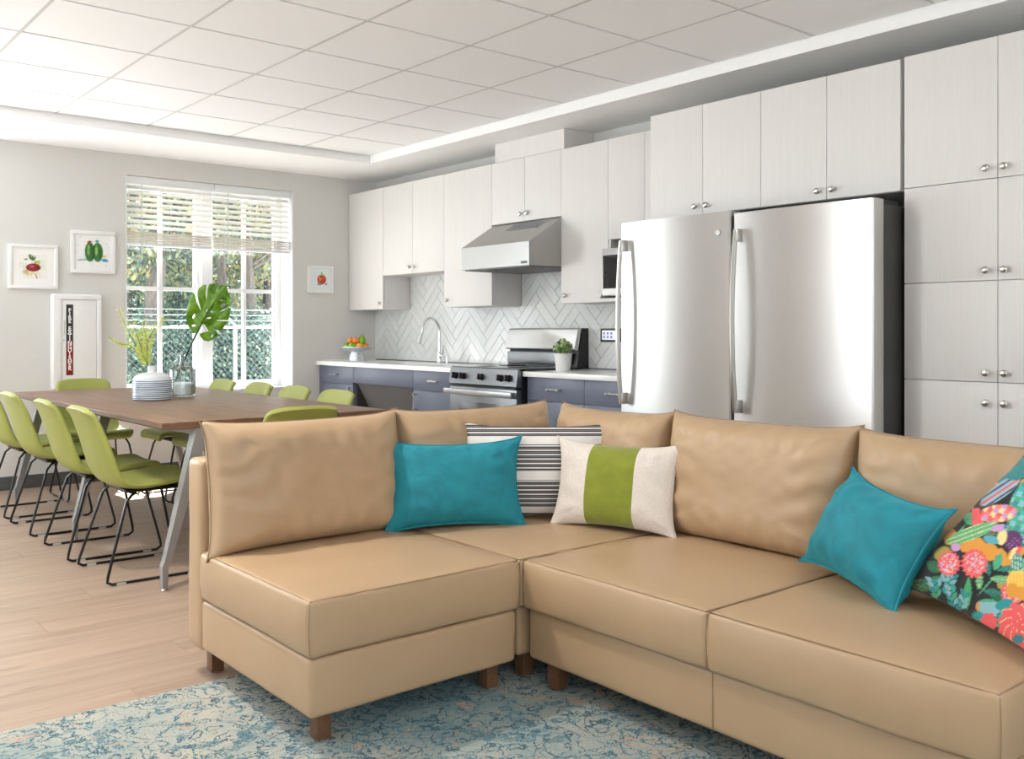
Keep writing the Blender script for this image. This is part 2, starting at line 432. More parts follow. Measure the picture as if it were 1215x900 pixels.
for (a, b, mu) in ((WX0 + .06, MX0, 2.851), (MX1, WX1 - .056, 3.591)):
    m = MB().box(a, b, WYF + .02, WYF + .06, WZ0 + .045, WZ0 + .075).box(a, b, WYF + .02, WYF + .06, WZ1 - .075, WZ1 - .045)
    m.box(a + .0005, a + .014, WYF + .021, WYF + .059, WZ0 + .0752, WZ1 - .0752).box(b - .014, b - .0005, WYF + .021, WYF + .059, WZ0 + .0752, WZ1 - .0752)
    sash = m.build('sash', MAT['trimwhite'], win, sm=False)
    MB().box(mu - .015, mu + .015, WYF + .022, WYF + .058, WZ0 + .07, WZ1 - .07).build('muntin', MAT['trimwhite'], sash, sm=False)
    for (c, d) in ((a + .014, mu - .015), (mu + .015, b - .014)):
        MB().box(c, d, WYF + .024, WYF + .056, ZM - .016, ZM + .016).build('muntin', MAT['trimwhite'], sash, sm=False)
        for (e, g_) in ((WZ0 + .075, ZM - .016), (ZM + .016, WZ1 - .075)):
            MB().box(c, d, WYF + .038, WYF + .042, e, g_).build('pane', MAT['glass'], win, sm=False)
MB().box(WX0 + .001, WX1 - .001, YB - .004, WYF - .001, WZ0 + .0005, WZ0 + .02, .003).build('window_sill', MAT['trimwhite'], win)
for s_, xx in ((1, WX0), (-1, WX1)):
    a, b = sorted((xx, xx + s_ * .012)); MB().box(a, b, YB + .002, WYF - .001, WZ0 + .021, WZ1 - .001).build('jamb', MAT['trimwhite'], win, sm=False)
# left wall windows (out of frame)
k = 2
for yc in (4.7,):
    m = MB(); a, b = yc - WW / 2, yc + WW / 2
    m.box(XL - .12, XL - .05, a, b, .65, .70).box(XL - .12, XL - .05, a, b, 2.30, 2.35)
    for q in (a, yc - .03, b - .06): m.box(XL - .12, XL - .05, q, q + .06, .70, 2.30)
    wo = struct(m.build('window_%d' % k, MAT['trimwhite'], sm=False)); k += 1
    for (c, d) in ((a + .06, yc - .03), (yc + .03, b - .06)): MB().box(XL - .112, XL - .108, c, d, .70, 2.30).build('pane', MAT['glass'], wo, sm=False)

m = MB().box(-.3, 1.05, WYF, WYF + .07, .65, .70).box(-.3, 1.05, WYF, WYF + .07, 2.30, 2.35)
for q in (-.3, .345, .99): m.box(q, q + .06, WYF, WYF + .07, .70, 2.30)
wo = struct(m.build('window_%d' % k, MAT['trimwhite'], sm=False)); k += 1
for (c, d) in ((-.24, .345), (.405, .99)): MB().box(c, d, WYF + .04, WYF + .044, .70, 2.30).build('pane', MAT['glass'], wo, sm=False)
for xc in (-1.2, 1.4):  # invented windows behind the camera, housing the added front fill
    m = MB(); a, b = xc - WW / 2, xc + WW / 2
    m.box(a, b, YF - .12, YF - .05, .65, .70).box(a, b, YF - .12, YF - .05, 2.30, 2.35)
    for q in (a, xc - .03, b - .06): m.box(q, q + .06, YF - .12, YF - .05, .70, 2.30)
    wo = struct(m.build('window_%d' % k, MAT['trimwhite'], sm=False)); k += 1
    for (c, d) in ((a + .06, xc - .03), (xc + .03, b - .06)): MB().box(c, d, YF - .112, YF - .108, .70, 2.30).build('pane', MAT['glass'], wo, sm=False)

# blinds
t = NT('blind_slat_white'); t.col(s2l((240, 239, 235))); t.set(Roughness=0.5)
tr = t.n('ShaderNodeBsdfTranslucent'); tr.inputs[0].default_value = (0.85, 0.84, 0.80, 1); mx = t.n('ShaderNodeMixShader'); mx.inputs[0].default_value = 0.25
t.l(t.b.outputs[0], mx.inputs[1]); t.l(tr.outputs[0], mx.inputs[2]); t.l(mx.outputs[0], t.t.nodes['Material Output'].inputs[0]); MAT['slat'] = t.m
MAT['slatstack'] = plain('stacked_slat_white', (214, 209, 198), .5)  # same white slats; shade from backlighting is put into the darker colour
BY = 7.83
for (a, b, lab) in ((WX0 + .015, 3.213, 'white slatted blind half raised over the left window sash'), (3.219, WX1 - .015, 'white slatted blind half raised over the right window sash')):
    T = thing('window_blind', lab, 'blind', ((a + b) / 2, BY, WZ1), group='window blinds')
    MB().box(a, b, BY - .045, BY - .033, WZ1 - .062, WZ1 - .002, .002).build('valance', MAT['trimwhite'], T)
    MB().box(a + .01, b - .01, BY - .03, BY + .03, WZ1 - .05, WZ1 - .004).build('head_rail', MAT['trimwhite'], T)
    ang = math.radians(38); hw = .025; cs, sn = math.cos(ang) * hw, math.sin(ang) * hw
    zc = WZ1 - .085; pos = []
    while zc > 1.985: pos.append(zc); zc -= .0455
    sl = MB().prism([(BY - cs, -sn), (BY + cs, sn), (BY + cs - .001, sn + .003), (BY - cs - .001, -sn + .003)], 'x', a + .006, b - .006)
    me = sl.mesh('slat', False, off=T.location + Vector((0, 0, -WZ1))); me.materials.append(MAT['slat'])
    for q in pos: link('slat', me, None, T, (0, 0, q - WZ1))
    st = MB().box(a + .006, b - .006, BY - .025, BY + .025, -.0015, .0015).mesh('slat', False, off=T.location + Vector((0, 0, -WZ1))); st.materials.append(MAT['slatstack'])
    z = 1.884; kk = 0
    while z < 1.972:
        o = link('slat', st, None, T, (0, 0.0015 * (-1) ** kk, z - WZ1)); o.rotation_euler = (0.05 * (-1) ** kk, 0, 0); z += .0098; kk += 1
    MB().box(a + .006, b - .006, BY - .026, BY + .026, 1.852, 1.876, .004).build('bottom_rail', MAT['trimwhite'], T)
    for q in (0.14, 0.5, 0.86):
        xq = a + (b - a) * q
        for dy in (-.0275, .0275): MB().tube([(xq, BY + dy, WZ1 - .05), (xq, BY + dy, 1.865)], .0012, 5).build('ladder_cord', MAT['white'], T)
    MB().tube([(a + .115, BY - .05, WZ1 - .06), (a + .115, BY - .052, 1.74)], .004, 6).build('wand', MAT['clear'], T)

# ------------------------------------------------------------------ KITCHEN WALL
# herringbone tiles (children of the right wall), clipped to the area between counter and cabinets
t = NT('pale_grey_glazed_tile'); v = t.tc('Object', rnd=False); oi = t.n('ShaderNodeObjectInfo')
c = t.ramp(oi.outputs['Random'], [(0, s2l((217, 219, 218))), (1, s2l((225, 226, 225)))])
t.col(t.mix(0.35, c, t.ramp(t.noise(v, 9, 3, 0.6, 1.2), [(0.35, s2l((212, 215, 214))), (0.7, s2l((230, 231, 230)))]))); t.set(Roughness=0.1)
t.b.inputs['Coat Weight'].default_value = 0.3
t.bump(t.noise(v, 14, 3, 0.5, 1.0), 0.28, 0.006); MAT['backsplash'] = t.m
MAT['grout'] = plain('grey_grout', (128, 128, 127), 0.9)
def clip(poly, rect):
    y0, y1, z0, z1 = rect
    for (ax, val, keep) in ((0, y0, 1), (0, y1, -1), (1, z0, 1), (1, z1, -1)):
        out = []
        for i in range(len(poly)):
            a, b = poly[i - 1], poly[i]; da, db = (a[ax] - val) * keep, (b[ax] - val) * keep
            if (da >= 0) != (db >= 0):
                k = da / (da - db); out.append((a[0] + (b[0] - a[0]) * k, a[1] + (b[1] - a[1]) * k))
            if db >= 0: out.append(b)
        poly = out
        if len(poly) < 3: return []
    return poly
def parea(p): return 0.5 * abs(sum(p[i - 1][0] * p[i][1] - p[i][0] * p[i - 1][1] for i in range(len(p))))
SPL = [(3.80, 7.77, 0.905, 1.362), (6.26, 7.17, 1.362, 1.66), (4.88, 5.63, 1.362, 1.62)]
MB().box(XR - .003, XR, 3.80, YB, .88, 1.66).build('grout', MAT['grout'], wall_right, sm=False)
TW, TL = 0.076, 0.305; ca = math.cos(PI / 4)
def rot(p): return (p[0] * ca - p[1] * ca, p[0] * ca + p[1] * ca)
gp = 0.0014; ntile = 0
n_ = round(TL / TW); TL = n_ * TW
for i in range(-70, 70):
    for j in range(-14, 14):
        # herringbone lattice: horizontal brick at (i*TW + j*... )
        ox, oy = (i + j * 0) * TW, (i) * TW
        ox += j * 2 * TL; 
        for kind in (0, 1):
            if kind == 0: q = [(ox, oy), (ox + TL, oy), (ox + TL, oy + TW), (ox, oy + TW)]
            else: q = [(ox, oy + TW), (ox + TW, oy + TW), (ox + TW, oy + TW + TL), (ox, oy + TW + TL)]
            cxm = sum(p[0] for p in q) / 4; cym = sum(p[1] for p in q) / 4
            q = [(p[0] + (gp if p[0] < cxm else -gp), p[1] + (gp if p[1] < cym else -gp)) for p in q]
            q = [rot(p) for p in q]; q = [(p[0] + 5.684, p[1] + 0.2788) for p in q]
            for rc in SPL:
                pc = clip(q, rc)
                if len(pc) >= 3 and parea(pc) > 2e-4:
                    yc = sum(p[0] for p in pc) / len(pc); zc = sum(p[1] for p in pc) / len(pc)
                    me = MB().prism([(p[0] - yc, p[1] - zc) for p in pc], 'x', -.009, -.002).mesh('tile', False)
                    o = link('tile', me, MAT['backsplash'], wall_right, (XR, yc, zc)); ntile += 1
                    o.rotation_euler = (0, random.uniform(-.005, .005), random.uniform(-.005, .005))

# knobs and pulls (shared meshes)
def knob_mesh():
    me = MB().lathe([(.0, -.028), (.008, -.028), (.0145, -.024), (.0165, -.018), (.014, -.013), (.007, -.010), (.0055, -.004), (.009, 0)], axis='x', n=16).mesh('knob'); me.materials.append(MAT['nickel']); return me
KNOB = knob_mesh()
def pull_mesh(L, axis):
    m = MB()
    if axis == 'y': m.tube([(-.028, -L / 2, 0), (-.028, L / 2, 0)], .0052, 8)
    else: m.tube([(-.028, 0, -L / 2), (-.028, 0, L / 2)], .0052, 8)
    for s_ in (-1, 1):
        p = s_ * (L / 2 - .014)
        q = (0, p, 0) if axis == 'y' else (0, 0, p)
        m.lathe([(.007, -.036), (.0075, -.02), (.0055, -.012), (.0075, 0)], q, 10, 'x')
    me = m.mesh('handle'); me.materials.append(MAT['nickel']); return me
PULLH, PULLV = pull_mesh(.125, 'y'), pull_mesh(.14, 'z')
G2 = .0016
def front(T, name, X, y0, y1, z0, z1, mat, hw=None, th=.019):
    d = MB().box(X, X + th, y0 + G2, y1 - G2, z0 + G2, z1 - G2, .0012).build(name, mat, T)
    if hw:
        me, yy, zz = hw; o = link('knob' if me is KNOB else 'handle', me, None, d, Vector((X, yy, zz)) - rootloc(T))
    return d
def cabinet(name, label, cat, X, y0, y1, z0, z1, fronts, mat, group, xback=XR, doorth=.019):
    T = thing(name, label, cat, ((X + xback) / 2, (y0 + y1) / 2, z0), group=group)
    MB().box(X + doorth + .001, xback - .001, y0 + .0006, y1 - .0006, z0, z1).build('body', mat, T, sm=False)
    for (nm, a, b, c, d, hw) in fronts: front(T, nm, X, a, b, c, d, mat, hw)
    return T
L = MAT['lam']; XU = 4.495; ZTOP = 2.425; ZB = 1.357; gU = 'pale wall cabinets above the counter'
kz = .055
cabinet('wall_cabinet', 'tall pale wall cabinet with one door, in the corner above the fruit stand', 'cabinet', XU, 7.18, 7.765, ZB, ZTOP, [('door', 7.18, 7.765, ZB, ZTOP, (KNOB, 7.225, ZB + kz))], L, gU)
cabinet('wall_cabinet', 'shorter pale two-door wall cabinet raised above the sink faucet', 'cabinet', XU, 6.262, 7.18, 1.65, ZTOP, [('door', 6.717, 7.18, 1.65, ZTOP, (KNOB, 6.755, 1.65 + kz)), ('door', 6.262, 6.717, 1.65, ZTOP, (KNOB, 6.68, 1.65 + kz))], L, gU)
cabinet('wall_cabinet', 'tall pale one-door wall cabinet just left of the range hood', 'cabinet', XU, 5.645, 6.262, ZB, ZTOP, [('door', 5.645, 6.262, ZB, ZTOP, (KNOB, 6.215, ZB + kz))], L, gU)
cabinet('wall_cabinet', 'short pale two-door wall cabinet directly above the range hood', 'cabinet', XU, 4.875, 5.645, 1.962, ZTOP, [('door', 5.265, 5.645, 1.962, ZTOP, (KNOB, 5.30, 1.962 + kz)), ('door', 4.875, 5.265, 1.962, ZTOP, (KNOB, 5.23, 1.962 + kz))], L, gU)
cabinet('wall_cabinet', 'tall pale one-door wall cabinet between range hood and microwave', 'cabinet', XU, 4.42, 4.875, ZB, ZTOP, [('door', 4.42, 4.875, ZB, ZTOP, (KNOB, 4.83, ZB + kz))], L, gU)
T = cabinet('wall_cabinet', 'pale wall cabinet with open microwave niche, beside the refrigerator', 'cabinet', XU, 3.792, 4.42, 1.765, ZTOP, [('door', 4.10, 4.42, 1.765, ZTOP, None), ('door', 3.792, 4.10, 1.765, ZTOP, None)], L, gU)
MB().box(4.40, XR - .001, 3.792, 4.42, ZB, ZB + .022, .001).build('shelf', L, T)
m = MB().prism([(XU + .005, 1.38), (XU + .005, 1.765), (4.75, 1.765), (4.75, 1.38)], 'y', 4.402, 4.419)
m.prism([(4.40, 1.38), (4.425, 1.42), (4.46, 1.45), (XU + .005, 1.47), (XU + .005, 1.38)], 'y', 4.402, 4.419); m.build('niche_side', L, T, sm=False)
MB().box(4.74, 4.755, 3.80, 4.40, ZB + .022, 1.765).build('niche_back', L, T, sm=False)
# duct cover above the hood cabinet
T = thing('duct_cover', 'pale wood-grain box covering the duct above the hood cabinet', 'duct cover', (4.64, 5.23, ZTOP))
MB().box(XU + .004, XR - .002, 4.85, 5.612, ZTOP + .0005, ZS - .001).build('box_panel', L, T, sm=False)
MB().box(XU + .003, XU + .0045, 4.85, 5.612, ZTOP + .001, ZTOP + .006).build('reveal', MAT['grid'], T, sm=False)

# cabinets over the refrigerators and the pantry
XP = 4.205; gF = 'pale cabinets above the refrigerators'
cabinet('overhead_cabinet', 'pale two-door cabinet above the left stainless refrigerator', 'cabinet', XP, 3.02, 3.79, 1.815, ZTOP, [('door', 3.405, 3.79, 1.815, ZTOP, (KNOB, 3.453, 1.862)), ('door', 3.02, 3.405, 1.815, ZTOP, (KNOB, 3.372, 1.862))], L, gF)
cabinet('overhead_cabinet', 'pale two-door cabinet above the right stainless refrigerator', 'cabinet', XP, 2.25, 3.02, 1.815, ZTOP, [('door', 2.634, 3.02, 1.815, ZTOP, (KNOB, 2.68, 1.862)), ('door', 2.25, 2.634, 1.815, ZTOP, (KNOB, 2.60, 1.862))], L, gF)
fr = []
for (z0, z1, dk) in ((1.82, ZTOP, .045), (1.384, 1.82, .045), (.949, 1.384, .04), (.10, .949, None)):
    for (y0, y1, ky) in ((1.808, 2.226, 1.852), (1.39, 1.808, 1.776)):
        fr.append(('door', y0, y1, z0, z1, (KNOB, ky, z0 + dk) if dk else (KNOB, ky, .86)))
T = cabinet('pantry_cabinet', 'tall pale wood-grain pantry cabinet with eight doors right of refrigerators', 'cabinet', 4.19, 1.39, 2.226, .10, ZTOP, fr, L, None)
MB().box(4.25, XR - .002, 1.39, 2.226, 0, .10).build('toe_kick', MAT['basebd'], T, sm=False)

# base cabinets
XB = 4.19; SL = MAT['slate']; gB = 'slate blue base cabinets'
def toe(T, y0, y1): MB().box(XB + .07, XR - .002, y0 + .001, y1 - .001, 0, .10).build('toe_kick', MAT['basebd'], T, sm=False)
T = cabinet('base_cabinet', 'slate blue base cabinet under the fruit stand, against the window wall', 'cabinet', XB, 7.17, 7.765, .10, .862, [('drawer', 7.17, 7.765, .705, .862, (PULLH, 7.47, .785)), ('door', 7.17, 7.765, .10, .705, (PULLV, 7.215, .62))], SL, gB); toe(T, 7.17, 7.765)
T = cabinet('base_cabinet', 'slate blue base cabinet between sink knee space and the range', 'cabinet', XB, 5.665, 6.25, .10, .862, [('drawer', 5.665, 6.25, .705, .862, (PULLH, 5.955, .785)), ('door', 5.665, 6.25, .10, .705, (PULLV, 6.205, .62))], SL, gB); toe(T, 5.665, 6.25)
T = cabinet('base_cabinet', 'slate blue base cabinet right of the range, below the potted plant', 'cabinet', XB, 4.33, 4.88, .10, .862, [('drawer', 4.33, 4.88, .705, .862, (PULLH, 4.60, .785)), ('door', 4.33, 4.88, .10, .705, (PULLV, 4.83, .62))], SL, gB); toe(T, 4.33, 4.88)
T = cabinet('base_cabinet', 'slate blue base cabinet partly hidden beside the left refrigerator', 'cabinet', XB, 3.80, 4.33, .10, .862, [('drawer', 3.80, 4.33, .705, .862, (PULLH, 4.06, .785)), ('door', 3.80, 4.33, .10, .705, (PULLV, 4.285, .62))], SL, gB); toe(T, 3.80, 4.33)
# accessible sink front with open knee space
T = thing('sink_cabinet', 'slate blue sink apron with open knee space and sloping grey panel', 'cabinet', (4.5, 6.71, 0))
MB().box(XB, XB + .02, 6.253, 7.167, .722, .862, .001).build('apron', SL, T)
MB().prism([(XB + .03, .72), (XB + .05, .72), (4.62, .02), (4.60, .02)], 'y', 6.26, 7.16).build('slope_panel', MAT['slatedark'], T, sm=False)
MB().box(XB + .03, 4.75, 7.150, 7.166, .0, .86).build('side_panel', MAT['bodygrey'], T, sm=False)
MB().box(XB + .03, 4.75, 6.254, 6.262, .0, .86).build('side_panel', MAT['slatedark'], T, sm=False)
MB().box(4.76, 4.786, 6.262, 7.150, .0, .86).build('back_panel', MAT['bodygrey'], T, sm=False)

# countertops, sink, faucet
SX0, SX1, SY0, SY1 = 4.26, 4.58, 6.30, 6.98
T = thing('countertop', 'long white quartz countertop with the sink, left of the range', 'countertop', (4.47, 6.7, .863))
XC = 4.155
m = MB().box(XC, SX0, 5.66, 7.768, .863, .897).box(SX1, XR - .01, 5.66, 7.768, .863, .897).box(SX0, SX1, 5.66, SY0, .863, .897).box(SX0, SX1, SY1, 7.768, .863, .897)
m.build('slab', MAT['counter'], T, sm=False)
MB().box(XC + .07, XR - .011, 7.756, 7.768, .897, .909).build('wall_lip', MAT['counter'], T, sm=False)
T = thing('countertop', 'short white quartz countertop between range and refrigerator', 'countertop', (4.47, 4.34, .863))
MB().box(XC, XR - .01, 3.80, 4.885, .863, .897, .002).build('slab', MAT['counter'], T)
T = thing('sink', 'stainless undermount sink in the white countertop', 'sink', (4.42, 6.64, .74))
m = MB().box(SX0 - .012, SX0, SY0 - .012, SY1 + .012, .742, .862).box(SX1, SX1 + .012, SY0 - .012, SY1 + .012, .742, .862).box(SX0, SX1, SY0 - .012, SY0, .742, .862).box(SX0, SX1, SY1, SY1 + .012, .742, .862).box(SX0 - .012, SX1 + .012, SY0 - .012, SY1 + .012, .736, .744)
m.build('basin', MAT['steelh'], T, sm=False)
MB().lathe([(.0, .746), (.03, .746), (.04, .745), (.04, .744)], (4.42, 6.64, 0), 20).build('drain', MAT['chrome'], T)
FB = Vector((4.655, 6.55, .897))
T = thing('faucet', 'tall chrome gooseneck kitchen faucet behind the sink', 'faucet', FB)
MB().lathe([(.027, 0), (.027, .006), (.020, .012), (.019, .085), (.014, .095), (.012, .10)], FB, 20).build('base', MAT['chrome'], T)
pts = [(0, 0, .09), (0, 0, .27)] + [(-.085 + .085 * math.cos(a), 0, .27 + .105 * math.sin(a)) for a in [PI * k / 14 for k in range(1, 14)]] + [(-.178, 0, .25)]
MB().tube([FB + Vector(p) for p in pts], .0115, 12).build('spout', MAT['chrome'], T)
MB().tube([FB + Vector((-.176, 0, .258)), FB + Vector((-.19, 0, .215)), FB + Vector((-.205, 0, .165))], [.013, .0155, .0185], 12).build('spray_head', MAT['chrome'], T)
MB().tube([FB + Vector((0, -.01, .06)), FB + Vector((0, -.055, .06))], .0145, 10).build('valve', MAT['chrome'], T)
MB().tube([FB + Vector((0, -.045, .065)), FB + Vector((-.005, -.06, .10)), FB + Vector((-.008, -.066, .15))], [.007, .006, .0045], 8).build('lever', MAT['chrome'], T)
SP = Vector((4.665, 6.455, .897))
T = thing('soap_dispenser', 'small chrome soap dispenser beside the faucet', 'dispenser', SP)
MB().lathe([(.018, 0), (.018, .005), (.011, .01), (.010, .05), (.013, .053), (.013, .062), (.004, .065)], SP, 14).build('pump', MAT['chrome'], T)
MB().tube([SP + Vector((0, 0, .055)), SP + Vector((-.045, 0, .055))], .005, 8).build('nozzle', MAT['chrome'], T)

# range
MAT['greyglass'] = plain('grey_oven_glass', (96, 97, 98), .12)
RY0, RY1, RX = 4.892, 5.655, 4.115
T = thing('range', 'freestanding electric range with stainless front and black sides', 'range', (4.45, 5.27, 0))
MB().box(RX + .04, 4.75, RY0, RY1, .03, .895).build('body', MAT['black'], T, sm=False)
MB().box(RX + .02, 4.72, RY0, RY1, .895, .912, .003).build('cooktop', MAT['blackglass'], T)
for (bx2, by2, br) in ((4.30, 5.08, .10), (4.30, 5.46, .085), (4.54, 5.08, .075), (4.54, 5.46, .10)):
    MB().lathe([(br, .9121), (br, .9126), (br - .004, .9126), (br - .004, .9121)], (bx2, by2, 0), 28).build('burner_ring', MAT['bodygrey'], T)
cp = MB().prism([(RX + .035, .785), (RX - .012, .792), (RX + .005, .905), (RX + .04, .912)], 'y', RY0, RY1).build('control_panel', MAT['steeldark'], T, sm=False)
def rk(y):
    m = MB().lathe([(.0, -.030), (.018, -.030), (.021, -.026), (.0225, -.004), (.026, 0)], (0, 0, 0), 18, 'x').box(-.042, -.026, -.006, .006, -.021, .021, .002)
    return m
RK = rk(0).mesh('knob'); RK.materials.append(MAT['black'])
for y in (5.575, 5.485, 5.275, 5.06, 4.975):
    o = link('knob', RK, None, cp, Vector((RX - .004, y, .846)) - rootloc(T)); o.rotation_euler = (0, .15, 0)
    MB().ball((RX - .008, y - .042, .842), .003, n=6, m=4).build('indicator', plain('red_mark', (200, 60, 50), .4) if y > 5.5 else bpy.data.materials['red_mark'], cp)
dr = MB().box(RX - .005, RX + .04, RY0 + .004, RY1 - .004, .165, .770, .004).build('oven_door', MAT['steeldark'], T)
MB().box(RX - .0075, RX - .004, RY0 + .12, RY1 - .12, .34, .665, .001).build('oven_window', MAT['greyglass'], dr)
MB().box(RX - .012, RX + .03, RY0 + .01, RY1 - .01, .772, .784).build('vent_gap', MAT['black'], T, sm=False)
hm = MB().box(RX - .062, RX - .036, RY0 - .002, RY1 + .004, .718, .757, .008)
for y in (RY0 + .035, RY1 - .035): hm.box(RX - .040, RX - .004, y - .018, y + .018, .722, .752, .003)
hm.build('handle', MAT['steelh'], dr)
MB().box(RX, RX + .04, RY0 + .004, RY1 - .004, .04, .155, .004).build('drawer', MAT['steelh'], T)
MB().prism([(4.66, .912), (4.715, 1.187), (4.775, 1.187), (4.775, .905)], 'y', RY0, RY1).build('backguard', MAT['black'], T, sm=False)
MB().prism([(4.652, 1.030), (4.640, 1.040), (4.675, 1.178), (4.69, 1.186), (4.71, 1.186), (4.675, 1.03)], 'y', RY0 + .004, RY1 + .006).build('backguard_face', MAT['steel'], T, sm=False)
MB().box(4.648, 4.668, RY0 + .045, RY1 - .008, .928, 1.012, .004).build('backguard_lower', MAT['steeldark'], T)
for y in (RY0 + .05, RY1 - .05):
    MB().box(4.3, 4.36, y - .02, y + .02, 0, .03).build('foot', MAT['black'], T, sm=False)
    MB().box(4.65, 4.71, y - .02, y + .02, 0, .03).build('foot', MAT['black'], T, sm=False)

# range hood
HX = 4.2; HY0, HY1 = 4.873, 5.632
T = thing('range_hood', 'stainless steel under-cabinet range hood above the range', 'range hood', (4.45, 5.25, 1.61))
m = MB().prism([(HX, 1.612), (HX, 1.772), (XU - .003, 1.952), (XR - .01, 1.957), (XR - .01, 1.612)], 'y', HY0, HY1)
m.build('canopy', MAT['steelh'], T, sm=False)
MB().box(HX + .02, XR - .02, HY0 + .02, HY1 - .02, 1.604, 1.613).build('underside_filter', MAT['slatedark'], T, sm=False)
MB().box(HX - .002, HX, HY0 + .02, HY0 + .085, 1.625, 1.642, .0005).build('badge', MAT['slatedark'], T)
dxh, dzh = XU - .003 - HX, 1.952 - 1.772; ln = math.hypot(dxh, dzh); ux, uz = dxh / ln, dzh / ln; nx, nz = -uz, ux
def slope(a, b): return (HX + ux * a + nx * b, 1.772 + uz * a + nz * b)
vp = MB().prism([slope(.20, .0005), slope(.325, .0005), slope(.325, .004), slope(.20, .004)], 'y', 4.99, 5.36).build('vent_plate', MAT['steelh'], T, sm=False)
for k in range(7):
    a = .212 + k * .0155
    MB().prism([slope(a, .0035), slope(a + .009, .0035), slope(a + .012, .007), slope(a + .003, .007)], 'y', 5.01, 5.34).build('louver', MAT['steeldark'], vp, sm=False)
for y in (5.25, 5.29): MB().lathe([(.0, 1.596), (.007, 1.596), (.008, 1.604)], (HX + .05, y, 0), 10).build('button', MAT['black'], T)

# microwave in the niche
T = thing('microwave', 'small stainless microwave with dark glass door in the niche', 'microwave', (4.58, 4.16, 1.38))
MB().box(4.435, 4.735, 3.90, 4.395, 1.392, 1.70, .004).build('body', MAT['steelh'], T)
d = MB().box(4.412, 4.434, 3.90, 4.395, 1.394, 1.70, .006).build('door', MAT['steelh'], T)
MB().box(4.408, 4.414, 4.0, 4.383, 1.44, 1.655, .002).build('window', MAT['blackglass'], d)
for y in (3.95, 4.35): MB().box(4.46, 4.49, y - .012, y + .012, 1.379, 1.392).build('foot', MAT['black'], T, sm=False)

# wall tablet on the tiles
p = atx(713.5, 389.5, 4.772); q = atx(735, 405.5, 4.772)
T = thing('wall_tablet', 'black framed wall display with white screen on the backsplash', 'display', (4.772, (p.y + q.y) / 2, q.z))
MB().box(4.762, 4.779, q.y - .02, p.y, q.z, p.z, .003).build('case', MAT['black'], T)
t = NT('lit_screen'); t.col((.7, .72, .8)); t.b.inputs['Emission Color'].default_value = (.8, .82, .92, 1); t.b.inputs['Emission Strength'].default_value = .5; MAT['screen'] = t.m
sc = MB().box(4.7605, 4.7625, q.y, p.y - .018, q.z + .014, p.z - .014).build('screen', MAT['screen'], T, sm=False)
MAT['iconblue'] = plain('icon_blue_grey', (150, 158, 190), .5)
for a in range(3):
    for b in range(2): MB().box(4.7598, 4.7606, p.y - .05 - a * .034, p.y - .03 - a * .034, q.z + .024 + b * .026, q.z + .042 + b * .026).build('icon', MAT['iconblue'], sc, sm=False)

# refrigerators
def bowdoor(y0, y1, z0, z1, xf, xb, bow, n=14):
    prof = []
    yc, h = (y0 + y1) / 2, (y1 - y0) / 2
    prof.append((xb, y0)); prof.append((xf + .018, y0)); prof.append((xf + .006, y0 + .004)); 
    for k in range(n + 1):
        u = -1 + 2 * k / n; prof.append((xf - bow * (1 - u * u), yc + u * (h - .012)))
    prof.append((xf + .006, y1 - .004)); prof.append((xf + .018, y1)); prof.append((xb, y1))
    return MB().prism(prof, 'z', z0, z1)
def fridge(label, y0, y1, zt, badge):
    XD = 3.955
    T = thing('refrigerator', label, 'refrigerator', (4.35, (y0 + y1) / 2, 0), group='stainless refrigerators')
    MB().box(4.045, 4.745, y0 + .008, y1 - .008, .03, zt - .02, .004).build('body', MAT['bodygrey'], T)
    d = bowdoor(y0, y1, .085, zt, XD, 4.035, .014).build('door', MAT['steel'], T, ang=.35)
    MB().box(4.033, 4.046, y0 + .012, y1 - .012, .09, zt - .03).build('gasket', MAT['black'], T, sm=False)
    MB().box(4.06, 4.12, y0 + .03, y1 - .03, .0, .03).build('base_grille', MAT['black'], T, sm=False)
    MB().box(4.6, 4.7, y0 + .03, y1 - .03, .0, .03).build('rear_foot', MAT['black'], T, sm=False)
    hc = MB().box(4.05, 4.20, y0 + .02, y0 + .10, zt - .02, zt + .004, .004); hc.lathe([(.016, zt - .02), (.016, zt + .006), (.0, zt + .008)], (4.02, y0 + .04, 0), 14)
    hc.build('hinge_cover', MAT['bodygrey'], T)
    hy = y1 - .052; z0, z1 = .765, 1.672
    pts = []
    for k in range(25):
        u = -1 + 2 * k / 24; pts.append((XD - .045 - .028 * (1 - u * u), hy + .0, (z0 + z1) / 2 + u * (z1 - z0) / 2))
    MB().tube(pts, .0155, 12, flat=.62).build('handle', MAT['nickel'], d)
    for z in (z0 + .025, z1 - .025): MB().box(XD - .05, XD + .002, hy - .012, hy + .012, z - .032, z + .032, .005).build('handle_mount', MAT['nickel'], d)
    if badge:
        MB().lathe([(.0, -.004), (.015, -.004), (.0165, -.0025), (.0165, .004)], (XD - .005, y0 + .075, 1.672), 24, 'x').build('badge', MAT['slatebadge'], d)
        MB().lathe([(.0125, -.0055), (.0135, -.0055), (.0135, -.003), (.0125, -.003)], (XD - .005, y0 + .075, 1.672), 24, 'x').build('badge_ring', MAT['nickel'], d)
MAT['slatebadge'] = plain('grey_badge', (176, 177, 176), .35, .6)
fridge('left stainless refrigerator with round badge and arched handle', 3.022, 3.796, 1.778, True)
fridge('right stainless refrigerator next to the pantry, without a badge', 2.24, 3.010, 1.762, False)

